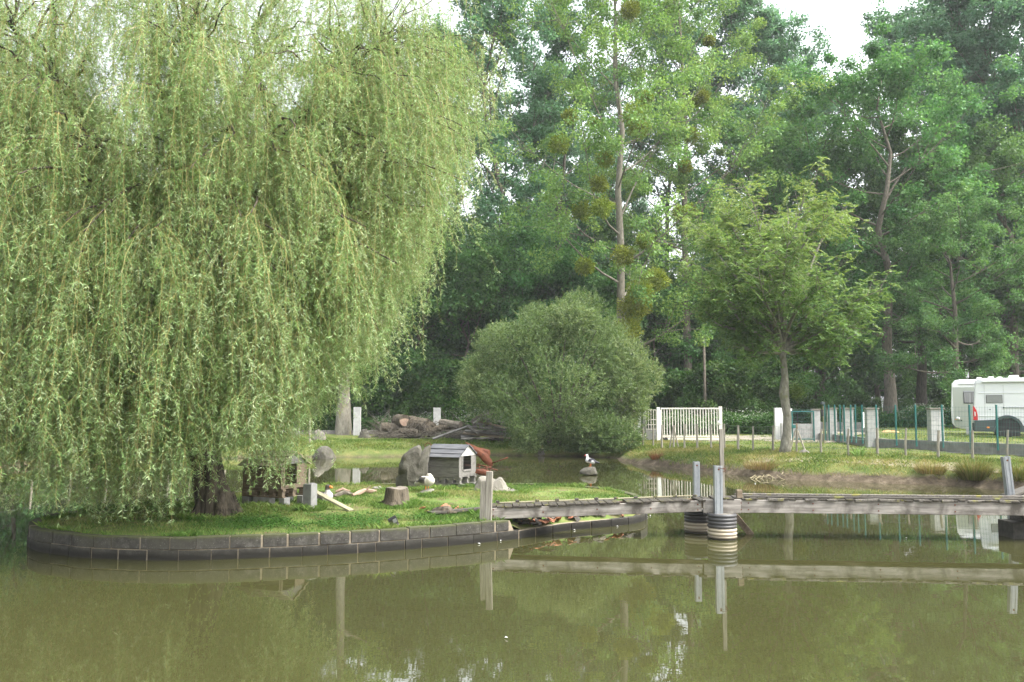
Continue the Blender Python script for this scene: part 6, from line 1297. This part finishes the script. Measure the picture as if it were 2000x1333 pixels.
# ---- the weeping willow on the island
wb0 = P(422, 1004, 0.40); will = thing('weeping_willow', 'huge weeping willow with a leaning furrowed trunk on the island', 'tree', wb0)
rng = np.random.default_rng(201); mb = MB()
trunk = [np.array(q) for q in ((0.05, 0, -.15), (0, 0, .1), (-.13, 0, .55), (-.27, .02, 1.2), (-.45, .05, 2.2), (-.62, .1, 3.1), (-.7, .1, 3.8))]
rwn = random.Random(2)
tube_n = 22; mb.tube(trunk, [.46, .36, .30, .275, .27, .28, .29], tube_n, wob=.05, rng=rwn)
for a in (0.3, 1.5, 2.7, 3.9, 5.2): mb.tube([(.2*math.cos(a), .2*math.sin(a), .35), (.36*math.cos(a), .36*math.sin(a), .06), (.55*math.cos(a), .55*math.sin(a), -.06)], [.13, .1, .03], 8)
fork = trunk[-1]; LP = []; LPr = []
LC_ = np.array([-1.1, 0.3, 0])
for k, (az, rr, zz) in enumerate(((2.9, 4.6, 8.2), (2.2, 2.6, 10.8), (1.2, 3.2, 10.0), (0.5, 4.2, 9.6), (5.9, 4.6, 8.6), (5.1, 3.2, 8.2), (4.2, 3.6, 8.4), (3.5, 4.2, 9.8), (0.05, 2.2, 11.4), (1.7, 1.6, 12.0), (4.7, 1.7, 11.0))):
    e = np.array([LC_[0] + math.cos(az)*rr, LC_[1] + math.sin(az)*rr*.85, zz]); c_ = fork + (e - fork)*np.array([.3, .3, .65]) + rng.normal(0, .35, 3); p = bez(fork - np.array([0, 0, .3]), c_, e, 12); p[1:-1] += rng.normal(0, .09, (10, 3))
    r0 = rng.uniform(.13, .2); mb.tube(p, [r0*(1 - .8*i/11) for i in range(12)], 9, caps=False)
    LP += list(p[2:]); LPr += [r0*(1 - .8*i/11) for i in range(2, 12)]
mb.tube([(-.62, -.1, 3.0), (-.1, -.5, 3.5), (.25, -.8, 3.75)], [.15, .12, .11], 9)   # sawn stub
LP = np.array(LP); LPr = np.array(LPr)
yb_px = [-400, 0, 60, 330, 415, 428, 476, 488, 590, 605, 680, 745, 765, 830, 870, 900, 960, 1100]; yb_y = [960, 978, 985, 1010, 1005, 890, 880, 945, 930, 815, 765, 745, 665, 600, 540, 450, 330, 0]
strands = []; NB = 760
wpos0 = np.array(wb0)
for k in range(NB):
    az = rng.uniform(0, 6.283)
    if rng.uniform() < .25: az = rng.uniform(3.6, 6.3)
    rho = math.sqrt(rng.uniform(.05, 1.0)); low = rng.uniform() < .42
    ex = LC_[0] + math.cos(az)*rho*(6.9 if math.cos(az) > 0 else 5.9); ey = LC_[1] + math.sin(az)*rho*4.4
    ez = (rng.uniform(3.2, 6.2) if low else rng.uniform(5.5, 7.6 + 5.0*(1 - rho**2.4)) + rng.uniform(-.6, 1.6))
    e = np.array([ex, ey, ez]); wp_ = e + wpos0
    px_, py_ = proj(wp_); ylim = np.interp(px_, yb_px, yb_y)
    if py_ > ylim - 50: continue
    d = np.linalg.norm((LP - e)*np.array([1, 1, .8]), axis=1) + np.where(LP[:, 2] > ez + .5, 2.0, 0) + rng.uniform(0, .6, len(LP)); j = int(np.argmin(d)); s = LP[j]; L = np.linalg.norm(e - s)
    if L < .5: continue
    ctl = (s + e)/2 + np.array([0, 0, .28*L + .2]) + rng.normal(0, .1*L, 3); p = bez(s, ctl, e, 10); p[1:-1] += rng.normal(0, .035, (8, 3))
    r0 = min(LPr[j]*.55, .02 + .012*L); mb.tube(p, [r0*(1 - .85*i/9) for i in range(10)], 5, caps=False)
    seg = np.linalg.norm(np.diff(p, axis=0), axis=1); S = np.concatenate([[0], np.cumsum(seg)]); n_ = int(S[-1]/.105)
    for u in rng.uniform(.22, 1.0, n_): strands.append((np.array([np.interp(u*S[-1], S, p[:, q]) for q in range(3)]), (e - s)/max(L, .1)))
# pale bare branch low at the left
bb = [w for w in (at(215, 655, 14.2), at(185, 672, 14.0), at(150, 678, 13.9), at(115, 680, 13.8))]; mb.tube([np.array(at(330, 600, 15.5)) - wpos0] + [np.array(q) - wpos0 for q in bb], [.05, .035, .028, .02, .01], 6)
mb.tube([np.array(at(150, 678, 13.9)) - wpos0, np.array(at(155, 705, 13.8)) - wpos0, np.array(at(130, 745, 13.7)) - wpos0], [.024, .016, .008], 6); mb.tube([np.array(at(155, 698, 13.8)) - wpos0, np.array(at(185, 715, 13.75)) - wpos0], [.016, .007], 6)
for q in bb[1:]:
    for _ in range(22): strands.append((np.array(q) - wpos0 + rng.normal(0, .22, 3), np.array([-.3, -.6, 0])))
mb.build('trunk', M['bark_willow'], will, smooth=True)
SV = []; LCs = []; LDs = []; LK = []; rest = []
def limit(wq):
    px_, py_ = proj(wq); ylim = float(np.interp(px_, yb_px, yb_y)); return (at(float(px_), ylim, float(wq[1]))).z
def strand(q, hd, L, sp, key, dens, r0, side=False):
    n_ = max(4, int(L/.28)); t = np.linspace(0, 1, n_); sw = rng.normal(0, .13*min(1, L), 2); ph = rng.uniform(0, 6)
    P_ = q + hd*sp*(1 - np.exp(-3.2*t))[:, None] + np.stack([sw[0]*np.sin(3.3*t), sw[1]*np.sin(2.6*t), -L*(.5*t + .5*t*t) + .035*np.sin(7*t + ph) - .035*math.sin(ph)], 1)
    r = r0*(1 - .65*t)[:, None]; a0 = rng.uniform(0, 2.1)
    for j in range(3):
        A = np.array([math.cos(a0 + 2.094*j), math.sin(a0 + 2.094*j), 0]); B = np.array([math.cos(a0 + 2.094*(j+1)), math.sin(a0 + 2.094*(j+1)), 0])
        SV.append(np.stack([P_[:-1] + A*r[:-1], P_[:-1] + B*r[:-1], P_[1:] + B*r[1:], P_[1:] + A*r[1:]], 1))
    m_ = int(L*dens) + 4; tt = np.concatenate([rng.uniform(.04, 1, m_), [.96, .98, 1, 1]]); pos = np.stack([np.interp(tt, t, P_[:, k]) for k in range(3)], 1); az = rng.uniform(0, 6.283, len(tt)); o_ = rng.uniform(.3, 1.35, len(tt))
    LCs.append(pos); LDs.append(np.stack([np.cos(az)*o_, np.sin(az)*o_, -rng.uniform(.2, 1.0, len(tt))], 1)); LK.append(np.full(len(tt), key) + .25*tt)
    return P_
for q, od in strands:
    if q[2] > 8.2 and rng.uniform() < .25: continue
    wq = q + wpos0; hd = np.array([od[0], od[1], 0])*.8 + rng.normal(0, .8, 3)*np.array([1, 1, 0]); zb = max(limit(wq), limit(wq + hd*.5)) + rng.exponential(.42 if proj(wq)[0] < 420 else .35 if proj(wq)[0] < 600 else .6); avail = wq[2] - zb
    if avail < .25: continue
    long_ = rng.uniform() < (.13 if q[2] > 5.5 else .55)
    L = min(avail*(1 - .38*rng.uniform()), rng.uniform(1.8, 5.2) if long_ else rng.uniform(.4, 1.5))
    key = rng.uniform(.0, .8)
    P_ = strand(q, hd, L, rng.uniform(.1, .7)*min(1.2, .3 + L/1.6), key, 30 if L > 1.5 else 42, .0042)
    if L > 1.3:
        for _ in range(int(L/.26)):
            k = rng.integers(1, len(P_)); l2 = min(rng.uniform(.25, .8), P_[k][2] + wpos0[2] - limit(P_[k] + wpos0) + .1)
            if l2 < .15: continue
            strand(P_[k], rng.normal(0, .7, 3)*np.array([1, 1, 0]), l2, rng.uniform(.25, .6), min(.95, key + rng.normal(0, .15)), 46, .0026, True)
np_mesh('hanging_twigs', np.concatenate(SV), 4, M['stem_yellow'], will)
C = np.concatenate(LCs); D = np.concatenate(LDs); kf = np.concatenate(LK); n = len(C)
print('willow strands', len(LCs), 'leaves', n)
build_leaves('crown', C, D, rnd_unit(rng, n), rng.uniform(.045, .10, n), rng.uniform(.008, .0135, n), [(0.14, 0.245, 0.075), (0.22, 0.34, 0.13), (0.31, 0.42, 0.2), (0.4, 0.47, 0.29)], rng, will, 'willow_leaf', kf*.85)

# ---- haze
hzb = MB(); x0, x1, y0, y1, z0, z1 = -640, 640, -340, 940, -2.2, 47
hzb.box(((x0+x1)/2, (y0+y1)/2, (z0+z1)/2), (x1-x0, y1-y0, z1-z0))
m = bpy.data.materials.new('haze_air'); m.use_nodes = True; t = m.node_tree; t.nodes.clear(); ou = add(t, 'ShaderNodeOutputMaterial'); pv = add(t, 'ShaderNodeVolumePrincipled')
pv.inputs['Color'].default_value = (0.93, 0.96, 1.0, 1); pv.inputs['Density'].default_value = HAZE_DENSITY; pv.inputs['Anisotropy'].default_value = 0.2
lk(t, pv.outputs[0], ou.inputs['Volume'])
try: m.cycles.homogeneous_volume = True
except Exception: pass
hz_ = hzb.build('haze', m); kind(hz_, 'stuff'); hz_.display_type = 'WIRE'
